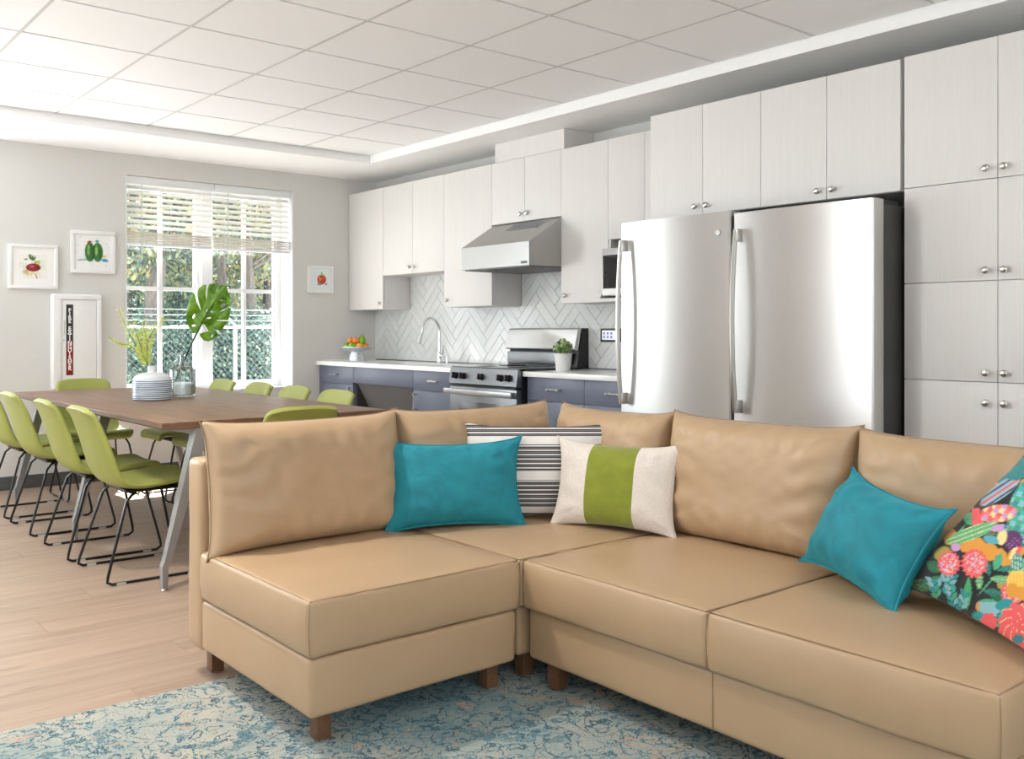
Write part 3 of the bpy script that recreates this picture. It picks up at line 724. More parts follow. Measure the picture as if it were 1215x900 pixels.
# ------------------------------------------------------------------ WALL PICTURES AND EXTINGUISHER CABINET
def vcol_mat(name, rough=0.8, bump=0.0, sheen=0.0):
    t = NT(name); a = t.n('ShaderNodeVertexColor'); a.layer_name = 'print'
    t.l(a.outputs[0], t.b.inputs['Base Color']); t.set(Roughness=rough); t.b.inputs['Sheen Weight'].default_value = sheen
    if bump: t.bump(t.noise(t.tc(), 500, 2), bump, .002)
    return t.m
MAT['print'] = vcol_mat('printed_paper', .7)
MAT["frame"] = plain("white_frame", (232, 232, 231), .45, var=.01)
MAT['matboard'] = plain('white_mat_board', (236, 235, 233), .85, var=.01)
def paint(n, fn, w, h, name, mat):
    """flat print: an n x n vertex-coloured sheet in the XZ plane centred on 0"""
    u = np.linspace(0, 1, n + 1); U, V = np.meshgrid(u, u, indexing='ij')
    c = fn(U, V)
    vs = [((U[i, j] - .5) * w, 0, (V[i, j] - .5) * h) for i in range(n + 1) for j in range(n + 1)]
    fs = [(i * (n + 1) + j, (i + 1) * (n + 1) + j, (i + 1) * (n + 1) + j + 1, i * (n + 1) + j + 1) for i in range(n) for j in range(n)]
    me = bpy.data.meshes.new(name); me.from_pydata(vs, [], fs)
    at = me.color_attributes.new('print', 'FLOAT_COLOR', 'POINT')
    at.data.foreach_set('color', np.concatenate([c.reshape(-1, 3), np.ones(((n + 1) ** 2, 1))], 1).ravel())
    me.materials.append(mat); return me
def fbm(U, V, s, seed, oct=3):
    out = np.zeros(U.shape); it = np.nditer(U, flags=['multi_index'])
    for _ in it:
        i = it.multi_index; out[i] = noise.fractal(Vector((U[i] * s + seed, V[i] * s - seed, seed * .7)), 1.0, 2.0, oct)
    return out
def lay(c, mask, col):
    mask = np.clip(mask, 0, 1)[..., None]; return c * (1 - mask) + np.array(s2l(col)) * mask
def ell(U, V, cx, cy, rx, ry, a=0, soft=12.):
    ca_, sa = math.cos(a), math.sin(a); x = (U - cx) * ca_ + (V - cy) * sa; y = -(U - cx) * sa + (V - cy) * ca_
    return np.clip((1 - np.sqrt((x / rx) ** 2 + (y / ry) ** 2)) * soft, 0, 1)
def splat(U, V, c, seed):
    rng = random.Random(seed)
    for _ in range(26):
        c = lay(c, ell(U, V, rng.uniform(.08, .92), rng.uniform(.08, .92), *(2 * [rng.uniform(.008, .018)]), soft=2) * .7, rng.choice([(120, 120, 90), (150, 90, 80), (110, 140, 140), (160, 150, 90)]))
    return c
def art_beet(U, V):
    U, V = .5 + (U - .5) / 1.35, .5 + (V - .5) / 1.35
    n = fbm(U, V, 7, 3.1); c = np.ones(U.shape + (3,)) * np.array(s2l((233, 232, 227)))
    c = lay(c, ell(U, V, .5, .5, .42, .42, soft=1.5) * np.clip(n * 1.2 + .1, 0, .5), (190, 200, 150))
    c = lay(c, ell(U, V, .40, .34, .16, .12, soft=3) * np.clip(.5 + n, 0, 1), (222, 190, 80))
    c = lay(c, ell(U, V, .28, .33, .10, .08, soft=2) * .5, (120, 150, 140))
    c = lay(c, ell(U, V, .58, .20, .02, .12, .3, 3) * .8, (120, 80, 60))
    for (x, y, rx, ry, a) in ((.44, .80, .07, .12, .2), (.52, .76, .06, .1, -.5), (.30, .70, .07, .035, .3), (.60, .62, .1, .06, .6)): c = lay(c, ell(U, V, x, y, rx, ry, a, 4) * np.clip(.8 + n, 0, 1), (60, 100, 40))
    c = lay(c, ell(U, V, .62, .60, .09, .07, .4, 3) * .8, (190, 205, 60))
    c = lay(c, ell(U, V, .50, .47, .21, .13, .05, 8), (140, 30, 48)); c = lay(c, ell(U, V, .46, .50, .07, .05, soft=3) * .8, (200, 90, 100)); c = lay(c, ell(U, V, .62, .46, .06, .06, soft=3) * .8, (90, 20, 40))
    return splat(U, V, c, 4)
def art_pepper(U, V):
    U, V = .5 + (U - .5) / 1.2, .5 + (V - .5) / 1.15
    n = fbm(U, V, 8, 5.7); c = np.ones(U.shape + (3,)) * np.array(s2l((234, 235, 233)))
    c = lay(c, ell(U, V, .5, .5, .48, .45, soft=1.2) * np.clip(n + .05, 0, .4), (150, 185, 190))
    c = lay(c, ell(U, V, .30, .30, .2, .03, .1, 3) * .7, (120, 140, 130)); c = lay(c, ell(U, V, .78, .30, .09, .05, -.1, 4), (60, 140, 190)); c = lay(c, ell(U, V, .75, .40, .08, .04, .2, 3) * .8, (200, 200, 60))
    for (x, rx) in ((.43, .125), (.61, .135)):
        c = lay(c, ell(U, V, x, .50, rx, .26, 0, 9), (52, 112, 52)); c = lay(c, ell(U, V, x - .03, .55, .035, .16, 0, 4) * np.clip(.6 + n, 0, 1), (140, 190, 90)); c = lay(c, ell(U, V, x + .06, .45, .03, .2, 0, 4) * .7, (26, 66, 34))
    c = lay(c, ell(U, V, .52, .50, .014, .2, 0, 4), (22, 50, 28)); c = lay(c, ell(U, V, .42, .75, .06, .04, .3, 4), (150, 60, 40)); c = lay(c, ell(U, V, .60, .78, .05, .04, -.2, 4), (70, 150, 160))
    return splat(U, V, c, 9)
def art_tomato(U, V):
    n = fbm(U, V, 6, 9.3); c = np.ones(U.shape + (3,)) * np.array(s2l((226, 232, 232)))
    c = lay(c, ell(U, V, .44, .28, .16, .08, 0, 3), (90, 180, 200)); c = lay(c, ell(U, V, .78, .28, .1, .05, 0, 3) * .7, (90, 110, 130))
    c = lay(c, ell(U, V, .55, .50, .25, .25, 0, 9), (196, 78, 52)); c = lay(c, ell(U, V, .45, .55, .12, .14, 0, 3) * np.clip(.6 + n, 0, 1), (226, 140, 90)); c = lay(c, ell(U, V, .62, .40, .14, .1, 0, 3) * .7, (170, 50, 50))
    c = lay(c, ell(U, V, .56, .78, .06, .1, .2, 4), (140, 190, 80)); c = lay(c, ell(U, V, .66, .70, .1, .04, -.4, 4), (150, 180, 70)); c = lay(c, ell(U, V, .52, .62, .05, .04, .2, 4), (60, 70, 40))
    return splat(U, V, c, 2)
def picture(label, pa, pb, fw_, matw, fn):
    YFR = 7.742
    a, b = aty(*pa, YFR), aty(*pb, YFR); x0, x1, z0, z1 = a.x, b.x, b.z, a.z
    T = thing('framed_picture', label, 'picture', ((x0 + x1) / 2, YB - .001, z0), group='framed vegetable prints')
    for (p, q, r, s_) in ((x0, x1, z1 - fw_, z1), (x0, x1, z0, z0 + fw_), (x0, x0 + fw_, z0 + fw_, z1 - fw_), (x1 - fw_, x1, z0 + fw_, z1 - fw_)):
        MB().box(p, q, YFR, YB - .0015, r, s_, .002).build('frame', MAT['frame'], T)
    MB().box(x0 + fw_, x1 - fw_, YFR + .010, YB - .002, z0 + fw_, z1 - fw_).build('mat_board', MAT['matboard'], T, sm=False)
    w, h = x1 - x0 - 2 * fw_ - 2 * matw, z1 - z0 - 2 * fw_ - 2 * matw
    me = paint(64, fn, w, h, 'print', MAT['print'])
    link('print', me, None, T, Vector(((x0 + x1) / 2, YFR + .0092, (z0 + z1) / 2)) - T.location)
picture('white square frame with a red beet print and wide mat', (10, 288), (69, 343), .024, .05, art_beet)
picture('white square frame with a green bell pepper print beside the window', (84, 272), (136.6, 325), .028, .004, art_pepper)
picture('small white frame with a red tomato print between window and cabinet', (366, 314.5), (396, 348), .026, .004, art_tomato)

EY = 7.722
a = aty(61, 348, EY); b = aty(121.5, 349, EY); X0, X1, Z1, Z0 = a.x, b.x, a.z, .72
T = thing('extinguisher_cabinet', 'white wall cabinet with FIRE EXTINGUISHER strip window, below the prints', 'cabinet', ((X0 + X1) / 2, YB - .001, Z0))
softbox(X0, X1, EY, YB - .001, Z0, Z1, .018, 6).build('body', MAT['frame'], T)
D0, D1, DZ1, DZ0 = aty(73, 0, EY).x, aty(114, 0, EY).x, aty(73, 355.5, EY).z, Z0 + .05
fx = .012; MAT['reveal'] = plain('grey_reveal', (150, 150, 149), .7)
for (p, q, r, s_) in ((X0 + fx, X1 - fx, DZ1 + .003, Z1 - fx), (X0 + fx, X1 - fx, Z0 + fx, DZ0 - .003), (X0 + fx, D0 - .003, DZ0 - .003, DZ1 + .003), (D1 + .003, X1 - fx, DZ0 - .003, DZ1 + .003)):
    MB().box(p, q, EY - .012, EY + .004, r, s_, .003).build('trim_frame', MAT['frame'], T)
MB().box(D0 - .0035, D1 + .0035, EY - .0012, EY + .002, DZ0 - .0035, DZ1 + .0035).build('reveal', MAT['reveal'], T, sm=False)
dr = MB().box(D0, D1, EY - .004, EY + .004, DZ0, DZ1, .0012).build('door', MAT['frame'], T)
MAT['glassdark'] = plain('dark_strip_window', (62, 60, 60), .15); MAT['glassred'] = plain('red_seen_through_window', (128, 34, 38), .15)
S0, S1, SZ1, SZ0 = aty(78.3, 0, EY).x, aty(86.7, 0, EY).x, aty(78, 361, EY).z, aty(82, 445, EY).z
zm = SZ0 + (SZ1 - SZ0) * .48
MB().box(S0, S1, EY - .0052, EY - .003, zm, SZ1).build('strip_window', MAT['glassdark'], dr, sm=False)
MB().box(S0, S1, EY - .0052, EY - .003, SZ0, zm).build('strip_window', MAT['glassred'], dr, sm=False)
MAT['letter'] = plain('white_lettering', (244, 244, 244), .5)
def text_mesh(txt, size, name):
    cu = bpy.data.curves.new(name, 'FONT'); cu.body = txt; cu.size = size; cu.align_x = 'CENTER'; cu.align_y = 'CENTER'; cu.extrude = .0003; cu.offset = size * .03
    o = bpy.data.objects.new(name, cu); COL.objects.link(o); dg = bpy.context.evaluated_depsgraph_get()
    me = bpy.data.meshes.new_from_object(o.evaluated_get(dg)); bpy.data.objects.remove(o); bpy.data.curves.remove(cu)
    me.materials.append(MAT['letter']); return me
word = 'FIRE EXTINGUISHER'; zt = SZ1 - .045; stp = (SZ1 - .06 - (SZ0 + .035)) / (len(word) - 1)
for i, ch in enumerate(word):
    if ch == ' ': continue
    o = link('letter', text_mesh(ch, .040, 'letter'), None, dr, Vector(((S0 + S1) / 2, EY - .0058, zt - i * stp)) - T.location); o.rotation_euler = (PI / 2, 0, 0)
hx = aty(75.8, 0, EY).x; hz1, hz0 = aty(75.8, 380, EY).z, aty(75.8, 397, EY).z
MB().tube([(hx, EY - .004, hz1), (hx, EY - .02, hz1 - .005), (hx, EY - .02, hz0 + .005), (hx, EY - .004, hz0)], .004, 8).build('handle', MAT['nickel'], dr)
MB().lathe([(.0, -.007), (.008, -.007), (.009, -.002)], (hx, EY, aty(75.8, 403.5, EY).z), 12, 'y').build('lock', MAT['nickel'], dr)

# ------------------------------------------------------------------ DINING TABLE AND CHAIRS
t = NT('walnut_tabletop'); v = t.tc('Object', (9, 0.8, 1)); g = t.noise(v, 3, 6, .6, .5)
t.col(t.ramp(g, [(.3, s2l((98, 70, 52))), (.5, s2l((120, 88, 66))), (.72, s2l((134, 101, 77)))])); t.set(Roughness=.4); t.bump(g, .05, .001); MAT['tabletop'] = t.m
MAT['tableedge'] = plain('walnut_edge_band', (112, 84, 64), .45, var=.05, nscale=20)
TAX0, TAX1, TAY0, TAY1, TAZ = 1.53, 2.71, 4.29, 7.12, .755
T = thing('dining_table', 'long walnut dining table with angled grey metal legs', 'table', ((TAX0 + TAX1) / 2, (TAY0 + TAY1) / 2, 0))
tp = MB().box(TAX0, TAX1, TAY0, TAY1, TAZ - .006, TAZ, .002).build('tabletop', MAT['tabletop'], T)
MB().prism([(TAX0 + .001, TAZ - .006), (TAX1 - .001, TAZ - .006), (TAX1 - .001, TAZ - .024), (TAX1 - .02, TAZ - .034), (TAX0 + .02, TAZ - .034), (TAX0 + .001, TAZ - .024)], 'y', TAY0 + .001, TAY1 - .001).build('edge_band', MAT['tableedge'], tp, sm=False)
def leg(xf, sgn, y, ydir):
    xt = xf + sgn * .165
    def sec(x, y_, z, wx, wy): return [(x - wx, y_ - wy, z), (x + wx, y_ - wy, z), (x + wx, y_ + wy, z), (x - wx, y_ + wy, z)]
    S_ = [sec(xf, y, .018, .011, .017), sec(xf, y, .11, .014, .02), sec(xf + sgn * .012, y, .135, .016, .022), sec(xt, y + ydir * .012, TAZ - .036, .030, .034)]
    vs = [p for q in S_ for p in q]; fs = [(3, 2, 1, 0), (12, 13, 14, 15)]
    for i in range(3):
        for k in range(4): fs.append((i * 4 + k, i * 4 + (k + 1) % 4, (i + 1) * 4 + (k + 1) % 4, (i + 1) * 4 + k))
    lg = MB().add(vs, fs).build('leg', MAT['greyleg'], T, sm=False)
    MB().lathe([(.012, 0), (.014, .004), (.012, .01), (.005, .012), (.005, .02)], (xf, y, 0), 12).build('foot', MAT['chrome'], lg)
for y in (4.262 + .05, 5.70, 7.06):
    for (xf, sg) in ((1.548, 1), (2.692, -1)): leg(xf, sg, 5.866 if (sg < 0 and y == 5.70) else y, 0)
    MB().box(1.70, 2.54, y - .03, y + .03, TAZ - .056, TAZ - .034).build('cross_beam', MAT['greyleg'], T, sm=False)
for x in (1.712, 2.528): MB().box(x - .02, x + .02, 4.34, 7.05, TAZ - .066, TAZ - .036).build('side_rail', MAT['greyleg'], T, sm=False)

# chair, facing +X, origin on the floor under the middle of the sled base
PROF = [(.235, .418, .175), (.245, .440, .190), (.215, .452, .205), (.12, .447, .222), (.0, .436, .230), (-.09, .432, .230), (-.155, .448, .226), (-.195, .495, .220), (-.222, .57, .213), (-.248, .66, .203), (-.275, .745, .193), (-.296, .80, .182), (-.302, .812, .165)]
def chair_shell():
    P3 = catmull([(p[0], p[2], p[1]) for p in PROF], 2); n = 10; vs = []; fs = []
    m = len(P3)
    for i, p in enumerate(P3):
        a, b = P3[max(i - 1, 0)], P3[min(i + 1, m - 1)]; tx, tz = b.x - a.x, b.z - a.z; l_ = math.hypot(tx, tz); nx_, nz_ = -tz / l_, tx / l_
        if i < m: pass
        nrm = Vector((-nx_, 0, -nz_))
        s_ = i / (m - 1)
        cv = .010 + .024 * max(0, math.sin(PI * min(1, max(0, (s_ - .38) / .55)))) 
        for k in range(n + 1):
            u = -1 + 2 * k / n
            q = Vector((p.x, p.y * u, p.z)) + nrm * (cv * abs(u) ** 2.6)
            if s_ > .9: q.z -= .018 * abs(u) ** 3
            vs.append(q)
    for i in range(m - 1):
        for k in range(n): fs.append((i * (n + 1) + k, (i + 1) * (n + 1) + k, (i + 1) * (n + 1) + k + 1, i * (n + 1) + k + 1))
    return MB().add(vs, fs)
def make_chair(label, group):
    T = thing('dining_chair', label, 'chair', (0, 0, 0), group=group)
    sh = chair_shell().build('shell', MAT['chairgreen'], T, ang=None)
    so_ = sh.modifiers.new('thick', 'SOLIDIFY'); so_.thickness = .030; so_.offset = 0
    ss = sh.modifiers.new('soft', 'SUBSURF'); ss.levels = 2; ss.render_levels = 2
    R = .0068
    for s_ in (-1, 1):
        y1_, y0_ = s_ * .235, s_ * .16
        pts = [(-.075, y0_, .405), (-.10, s_ * .175, .395), (-.125, s_ * .185, .37), (-.222, y1_ - s_ * .002, .045), (-.226, y1_, .018), (-.205, y1_, .006), (-.15, y1_, .006), (.15, y1_, .006), (.215, y1_, .006), (.238, y1_, .022), (.236, y1_ - s_ * .003, .05), (.165, s_ * .19, .36), (.150, s_ * .175, .395), (.125, y0_, .408)]
        fr_ = MB().tube(pts, R, 8).build('sled_leg', MAT['blackmetal'], T)
        for x in (-.165, .165): MB().box(x - .022, x + .022, y1_ - .0065, y1_ + .0065, 0, .0105, .002).build('glide', MAT['clear'], fr_)
    for x in (-.09, .135): MB().tube([(x, -.17, .404), (x, .17, .404)], R, 8).build('cross_bar', MAT['blackmetal'], T)
    softbox(-.12, .17, -.15, .15, .404, .420, .006, 3).build('seat_pan', MAT['blackmetal'], T)
    return T
gC = 'green dining chairs around the walnut table'
c0 = make_chair('x', gC)
CH = [((1.60, 4.775), 0, 'green dining chair on the left table side, nearest the sofa'),
      ((1.59, 5.37), 0, 'green dining chair on the left table side, second from the sofa'),
      ((1.59, 6.14), 0, 'green dining chair on the left table side, third from the sofa'),
      ((1.59, 6.80), 0, 'green dining chair on the left table side, farthest and cut by the frame'),
      ((2.575, 6.73), PI, 'green dining chair tucked in under the window, farthest on that side'),
      ((2.575, 6.13), PI, 'green dining chair on the kitchen side, third from the sofa'),
      ((2.575, 5.60), PI, 'green dining chair on the kitchen side, second from the sofa'),
      ((2.575, 5.06), PI, 'green dining chair on the kitchen side, nearest the base cabinets and sofa'),
      ((2.075, 7.165), -PI / 2, 'green dining chair at the head of the table below the extinguisher cabinet'),
      ((2.115, 4.36), PI / 2, 'green dining chair at the table end right behind the sofa back')]
for i, ((x, y), rz, lab) in enumerate(CH):
    c = c0 if i == 0 else copy_tree(c0)
    c.location = (x, y, 0); c.rotation_euler = (0, 0, rz + random.uniform(-.02, .02)); c['label'] = lab

# ------------------------------------------------------------------ TABLE DECOR
t = NT('banded_ceramic'); v = t.tc('Object'); sx = t.n('ShaderNodeSeparateXYZ'); t.l(v, sx.inputs[0])
w_ = t.math('SINE', t.math('MULTIPLY', sx.outputs[2], 560.0)); nn = t.noise(t.tc('Object', (1, 1, 30)), 9, 3)
f = t.math('ADD', t.math('MULTIPLY', w_, .3), t.math('ADD', t.math('MULTIPLY', nn, .9), .05))
band = t.ramp(f, [(.35, s2l((214, 219, 224))), (.5, s2l((142, 158, 174))), (.75, s2l((78, 100, 122)))])
zf = t.math('GREATER_THAN', sx.outputs[2], .121)
t.col(t.mix(zf, band, s2l((214, 217, 221)))); t.set(Roughness=.2); t.bump(w_, .25, .002); MAT['banded'] = t.m
VB = atz(180.5, 474, TAZ); VB.z = TAZ
dep = (VB - C0).dot(FW); k_ = dep / FPX
rv = 22.2 * k_; hv = 33.5 * k_
T = thing('ceramic_vase', 'squat white and blue banded ceramic vase with narrow neck', 'vase', VB)
me = MB().lathe([(0, 0), (rv * .90, 0), (rv * .985, .006), (rv, .016), (rv, hv * .70), (rv * .97, hv * .78), (rv * .84, hv * .87), (rv * .6, hv * .94), (rv * .26, hv * .98), (rv * .235, hv), (rv * .23, hv * 1.19), (rv * .245, hv * 1.205), (rv * .2, hv * 1.205), (rv * .18, hv * 1.0)], (0, 0, 0), 40).build('body', MAT['banded'], T, world=False)
hv2 = hv * 1.205
MAT['fern'] = plain('yellow_green_fern', (196, 206, 92), .55, var=.25, nscale=25); MAT['fernstem'] = plain('dark_fern_stem', (84, 84, 44), .5)
T2 = thing('fern_sprigs', 'yellow green fern sprigs standing in the banded vase', 'plant', VB + Vector((0, 0, hv2)))
def pix_at(x, y, ref): 
    d = ray(x, y); return C0 + d * ((ref - C0).dot(FW))
base = VB + Vector((0, 0, hv2 - .03))
sprigs = [[(176, 434), (163, 415), (150, 393), (137, 366)], [(176, 434), (170, 418), (166, 400), (160, 381)], [(176, 434), (174, 410), (179, 392), (192, 377)], [(176, 434), (175, 420), (176, 405), (173, 388)], [(168, 424), (155, 410), (145, 408), (132, 401)], [(176, 434), (168, 420), (167, 402), (171, 378)]]
for i, sp in enumerate(sprigs):
    rng = random.Random(i); dd = rng.uniform(-.06, .06)
    pts = [base] if i != 4 else []
    for j, q in enumerate(sp): pts.append(pix_at(q[0], q[1], VB) + FW * (dd * j / 3))
    pts = catmull(pts, 10)
    st = MB().tube(pts, [.0026 - .0018 * j / len(pts) for j in range(len(pts))], 6).build('stem', MAT['fernstem'], T2)
    m = MB(); n0 = int(len(pts) * (.42 if i in (0, 2) else (.25 if i == 4 else .3)))
    for j in range(n0, len(pts)):
        p = pts[j]; tg = (pts[min(j + 1, len(pts) - 1)] - pts[max(j - 1, 0)]).normalized()
        side = tg.cross(FW).normalized()
        for r_ in range(4):
            s_ = 1 if r_ % 2 else -1; ln = rng.uniform(.034, .05) * (1 - .6 * max(0, (j - n0) / (len(pts) - n0) - .3)) * (.55 if i == 4 else 1)
            d = (tg * rng.uniform(.45, .75) + side * (s_ * .8) + FW * rng.uniform(-.5, .5)).normalized()
            sd_ = d.cross(FW).normalized() * .0019; pp = p + (pts[max(j - 1, 0)] - p) * rng.random()
            m.add([pp, pp + d * ln * .5 + sd_, pp + d * ln, pp + d * ln * .5 - sd_], [(0, 1, 2, 3)])
    m.build('fronds', MAT['fern'], T2, sm=False)

def glassmat(name, col, ior=1.45, rough=0.0):
    t = NT(name); t.col(col); t.set(Roughness=rough, IOR=ior); t.b.inputs['Transmission Weight'].default_value = 1.0; return t.m
t = NT('pale_aqua_glass'); ta = t.n('ShaderNodeBsdfTransparent'); ta.inputs[0].default_value = (.965, .988, .985, 1); ga = t.n('ShaderNodeBsdfGlossy'); ga.inputs['Roughness'].default_value = .03
lw = t.n('ShaderNodeLayerWeight'); lw.inputs['Blend'].default_value = .35; mx = t.n('ShaderNodeMixShader'); t.l(t.math('MULTIPLY', lw.outputs['Fresnel'], .8), mx.inputs[0])
t.l(ta.outputs[0], mx.inputs[1]); t.l(ga.outputs[0], mx.inputs[2]); t.l(mx.outputs[0], t.t.nodes['Material Output'].inputs[0]); MAT['vglass'] = t.m
GB = atz(216, 470, TAZ); GB.z = TAZ; kg = (GB - C0).dot(FW) / FPX; rg = 15.6 * kg; hg = (470 - 433) * kg
T = thing('glass_bottle', 'clear glass bottle vase with narrow neck on the table', 'vase', GB)
outer = [(0, .002), (rg * .92, .002), (rg, .010), (rg, hg * .80), (rg * .96, hg * .88), (rg * .6, hg * .97), (rg * .28, hg * 1.03), (rg * .23, hg * 1.12), (rg * .23, hg * 1.36), (rg * .32, hg * 1.40)]
inner = [(rg * .26, hg * 1.395), (rg * .17, hg * 1.34), (rg * .17, hg * 1.12), (rg * .22, hg * 1.02), (rg * .55, hg * .93), (rg * .90, hg * .85), (rg * .94, hg * .78), (rg * .94, .016), (0, .013)]
MB().lathe(outer + inner, (0, 0, 0), 40).build('bottle', MAT['vglass'], T, world=False)
MAT['sand'] = plain('white_sand', (240, 242, 244), .9, var=.03, nscale=300, bump=.2)
MB().lathe([(0, .0142), (rg * .925, .017), (rg * .925, hg * .40), (rg * .5, hg * .46), (0, hg * .44)], (0, 0, 0), 32).build('sand_filling', MAT['sand'], T, world=False)

# monstera leaf
t = NT('monstera_green'); v = t.tc('Object'); g = t.noise(v, 22, 4, .6, .6)
t.col(t.ramp(g, [(.3, s2l((70, 118, 10))), (.5, s2l((104, 152, 16))), (.72, s2l((140, 182, 36)))])); t.set(Roughness=.4)
tr = t.n('ShaderNodeBsdfTranslucent'); tr.inputs[0].default_value = (*s2l((120, 170, 20)), 1); mx = t.n('ShaderNodeMixShader'); mx.inputs[0].default_value = .3
t.l(t.b.outputs[0], mx.inputs[1]); t.l(tr.outputs[0], mx.inputs[2]); t.l(mx.outputs[0], t.t.nodes['Material Output'].inputs[0]); MAT['monstera'] = t.m
MAT['vein'] = plain('dark_leaf_vein', (34, 62, 22), .45); MAT['leafstem'] = plain('dark_green_stem', (30, 66, 36), .4)
LC = pix_at(239.5, 383, GB)
T = thing('monstera_leaf', 'single large split monstera leaf on a long stem in the glass bottle', 'leaf', GB + Vector((0, 0, .03)))
mid_dir = (pix_at(270, 337, GB) - LC); Lm = mid_dir.length; e1 = mid_dir.normalized(); nrm = -(FW * .94 + RT * -.25 + Vector((0, 0, -.18))).normalized()
nrm = (nrm - e1 * nrm.dot(e1)).normalized(); e2 = nrm.cross(e1).normalized()
if e2.dot(RT) < 0: e2 = -e2
def to_leaf(px, py):
    d = ray(px, py); tt = (LC - C0).dot(nrm) / d.dot(nrm); q = C0 + d * tt - LC; return (q.dot(e1), q.dot(e2))
def leaf3(a, b):
    rr_ = math.hypot(a - Lm * .4, b) / Lm
    return LC + e1 * a + e2 * b + nrm * (.028 * rr_ * rr_ * -1.0 + .008 * math.cos(b * 60))
# outline traced round the lobes (pixels), with the deep splits between them
OUT = [(243, 385.5), (247, 393), (241, 394), (236, 396), (237, 400), (241, 404), (247, 405), (254, 402), (259, 396), (252, 389), (261, 392.5), (264, 390.5), (268, 384), (270, 381), (258, 380), (253, 379), (262, 379.5), (271, 379), (273, 373), (274, 365), (265, 368), (259, 371), (266, 366), (274, 361), (273, 354), (270, 345), (269, 338.5), (262, 337.5), (259, 342), (255, 349), (257.5, 342), (260, 338), (254, 336), (248, 337), (246, 344), (245, 358), (243.5, 349), (245, 337.5), (240, 338.5), (235.5, 342), (234, 348), (236, 358), (238, 369), (234, 360), (231, 350), (228.5, 346), (226, 350), (223.5, 358), (221.5, 366), (220.5, 376), (222, 386), (226, 393), (229, 396), (233, 394), (236.5, 390), (238, 387), (239.5, 383.5)]
pts2 = [to_leaf(*q) for q in OUT]
bm = bmesh.new(); vv = [bm.verts.new((a, b, 0)) for (a, b) in pts2]
es = [bm.edges.new((vv[i], vv[(i + 1) % len(vv)])) for i in range(len(vv))]
HOLES = [(248, 377, 2.6, 1.1), (253, 369.5, 3.2, 1.2), (264, 362, 3.2, 1.7), (262.5, 356, 2.2, 1.2), (245.5, 368, 1.0, 2.0), (229.5, 375, 1.2, 3.4), (230, 386, 3.0, 1.2), (252, 398, 1.3, 2.6)]
for (hx_, hy_, ra, rb) in HOLES:
    an = {(253, 369.5): -.05, (264, 362): -.5}.get((hx_, hy_), 0.5 if rb > ra else -.2)
    rg_ = [to_leaf(hx_ + ra * math.cos(a) * math.cos(an) - rb * math.sin(a) * math.sin(an), hy_ + ra * math.cos(a) * math.sin(an) + rb * math.sin(a) * math.cos(an)) for a in [2 * PI * k / 8 for k in range(8)]]
    hv_ = [bm.verts.new((a, b, 0)) for (a, b) in rg_]; es += [bm.edges.new((hv_[k], hv_[(k + 1) % 8])) for k in range(8)]
bmesh.ops.triangle_fill(bm, use_beauty=True, edges=es)
for _ in range(2): bmesh.ops.subdivide_edges(bm, edges=[e for e in bm.edges if e.calc_length() > .018], cuts=1)
bmesh.ops.triangulate(bm, faces=bm.faces)
off = Vector(T.location)
for vtx in bm.verts: vtx.co = leaf3(vtx.co.x, vtx.co.y) - off
me = bpy.data.meshes.new('blade'); bm.to_mesh(me); bm.free(); smooth(me); bl = link('blade', me, MAT['monstera'], T)
so_ = bl.modifiers.new('thick', 'SOLIDIFY'); so_.thickness = .0012; so_.offset = 0
def vein(pxs, r0):
    q = catmull([leaf3(*to_leaf(*p)) + nrm * .0015 for p in pxs], 6)
    return MB().tube(q, [r0 * (1 - .7 * i / len(q)) for i in range(len(q))], 6).build('vein', MAT['vein'], bl)
vein([(239.5, 383), (252, 362), (268, 340)], .0026)
for pv in ([(240, 382), (232, 375), (227, 356)], [(241, 380), (240, 365), (239, 345)], [(245, 374), (249, 356), (252, 340)], [(241, 382), (254, 384), (266, 386)], [(245, 375), (258, 374), (271, 372)], [(250, 366), (260, 358), (270, 352)], [(240, 384), (245, 394), (249, 402)], [(239, 384), (231, 385), (225, 382)]): vein(pv, .0014)
stp_ = [pix_at(200.5, 467, GB) + FW * .01, pix_at(209, 449, GB), pix_at(218, 428, GB), pix_at(229, 404, GB), LC + nrm * -.004]
MB().tube(catmull(stp_, 6), .0060, 8).build('stem', MAT['leafstem'], T)

# fruit stand on the counter
t = NT('galvanised_steel'); v = t.tc(); vo = t.n('ShaderNodeTexVoronoi'); vo.inputs['Scale'].default_value = 60; t.l(v, vo.inputs['Vector'])
t.col(t.ramp(vo.outputs['Color'], [(.2, s2l((196, 200, 204))), (.8, s2l((216, 219, 222)))])); t.set(Roughness=.35, Metallic=.8); MAT['galv'] = t.m
FS = Vector((4.40, 7.47, .897)); kf = (FS - C0).dot(FW) / FPX
T = thing('fruit_stand', 'galvanised pedestal stand holding fruit on the countertop', 'stand', FS)
rp = 19.6 * kf; MB().lathe([(0, 0), (rp * .50, 0), (rp * .52, .004), (rp * .47, .05), (rp * .40, .088), (rp * .40, .09)], (0, 0, 0), 28).build('pedestal', MAT['galv'], T, world=False)
MB().lathe([(0, .09), (rp * .66, .09), (rp * .97, .122), (rp, .124), (rp, .130), (rp * .95, .128), (rp * .66, .098), (0, .098)], (0, 0, 0), 32).build('dish', MAT['galv'], T, world=False)
MAT['orange'] = plain('orange_peel', (236, 130, 48), .45, var=.08, nscale=40, bump=.25, bscale=260); MAT['gapple'] = plain('green_apple_skin', (134, 182, 44), .3, var=.12, nscale=18)
MAT['tang'] = plain('yellow_orange_peel', (240, 166, 52), .45, var=.08, nscale=40, bump=.25, bscale=260)
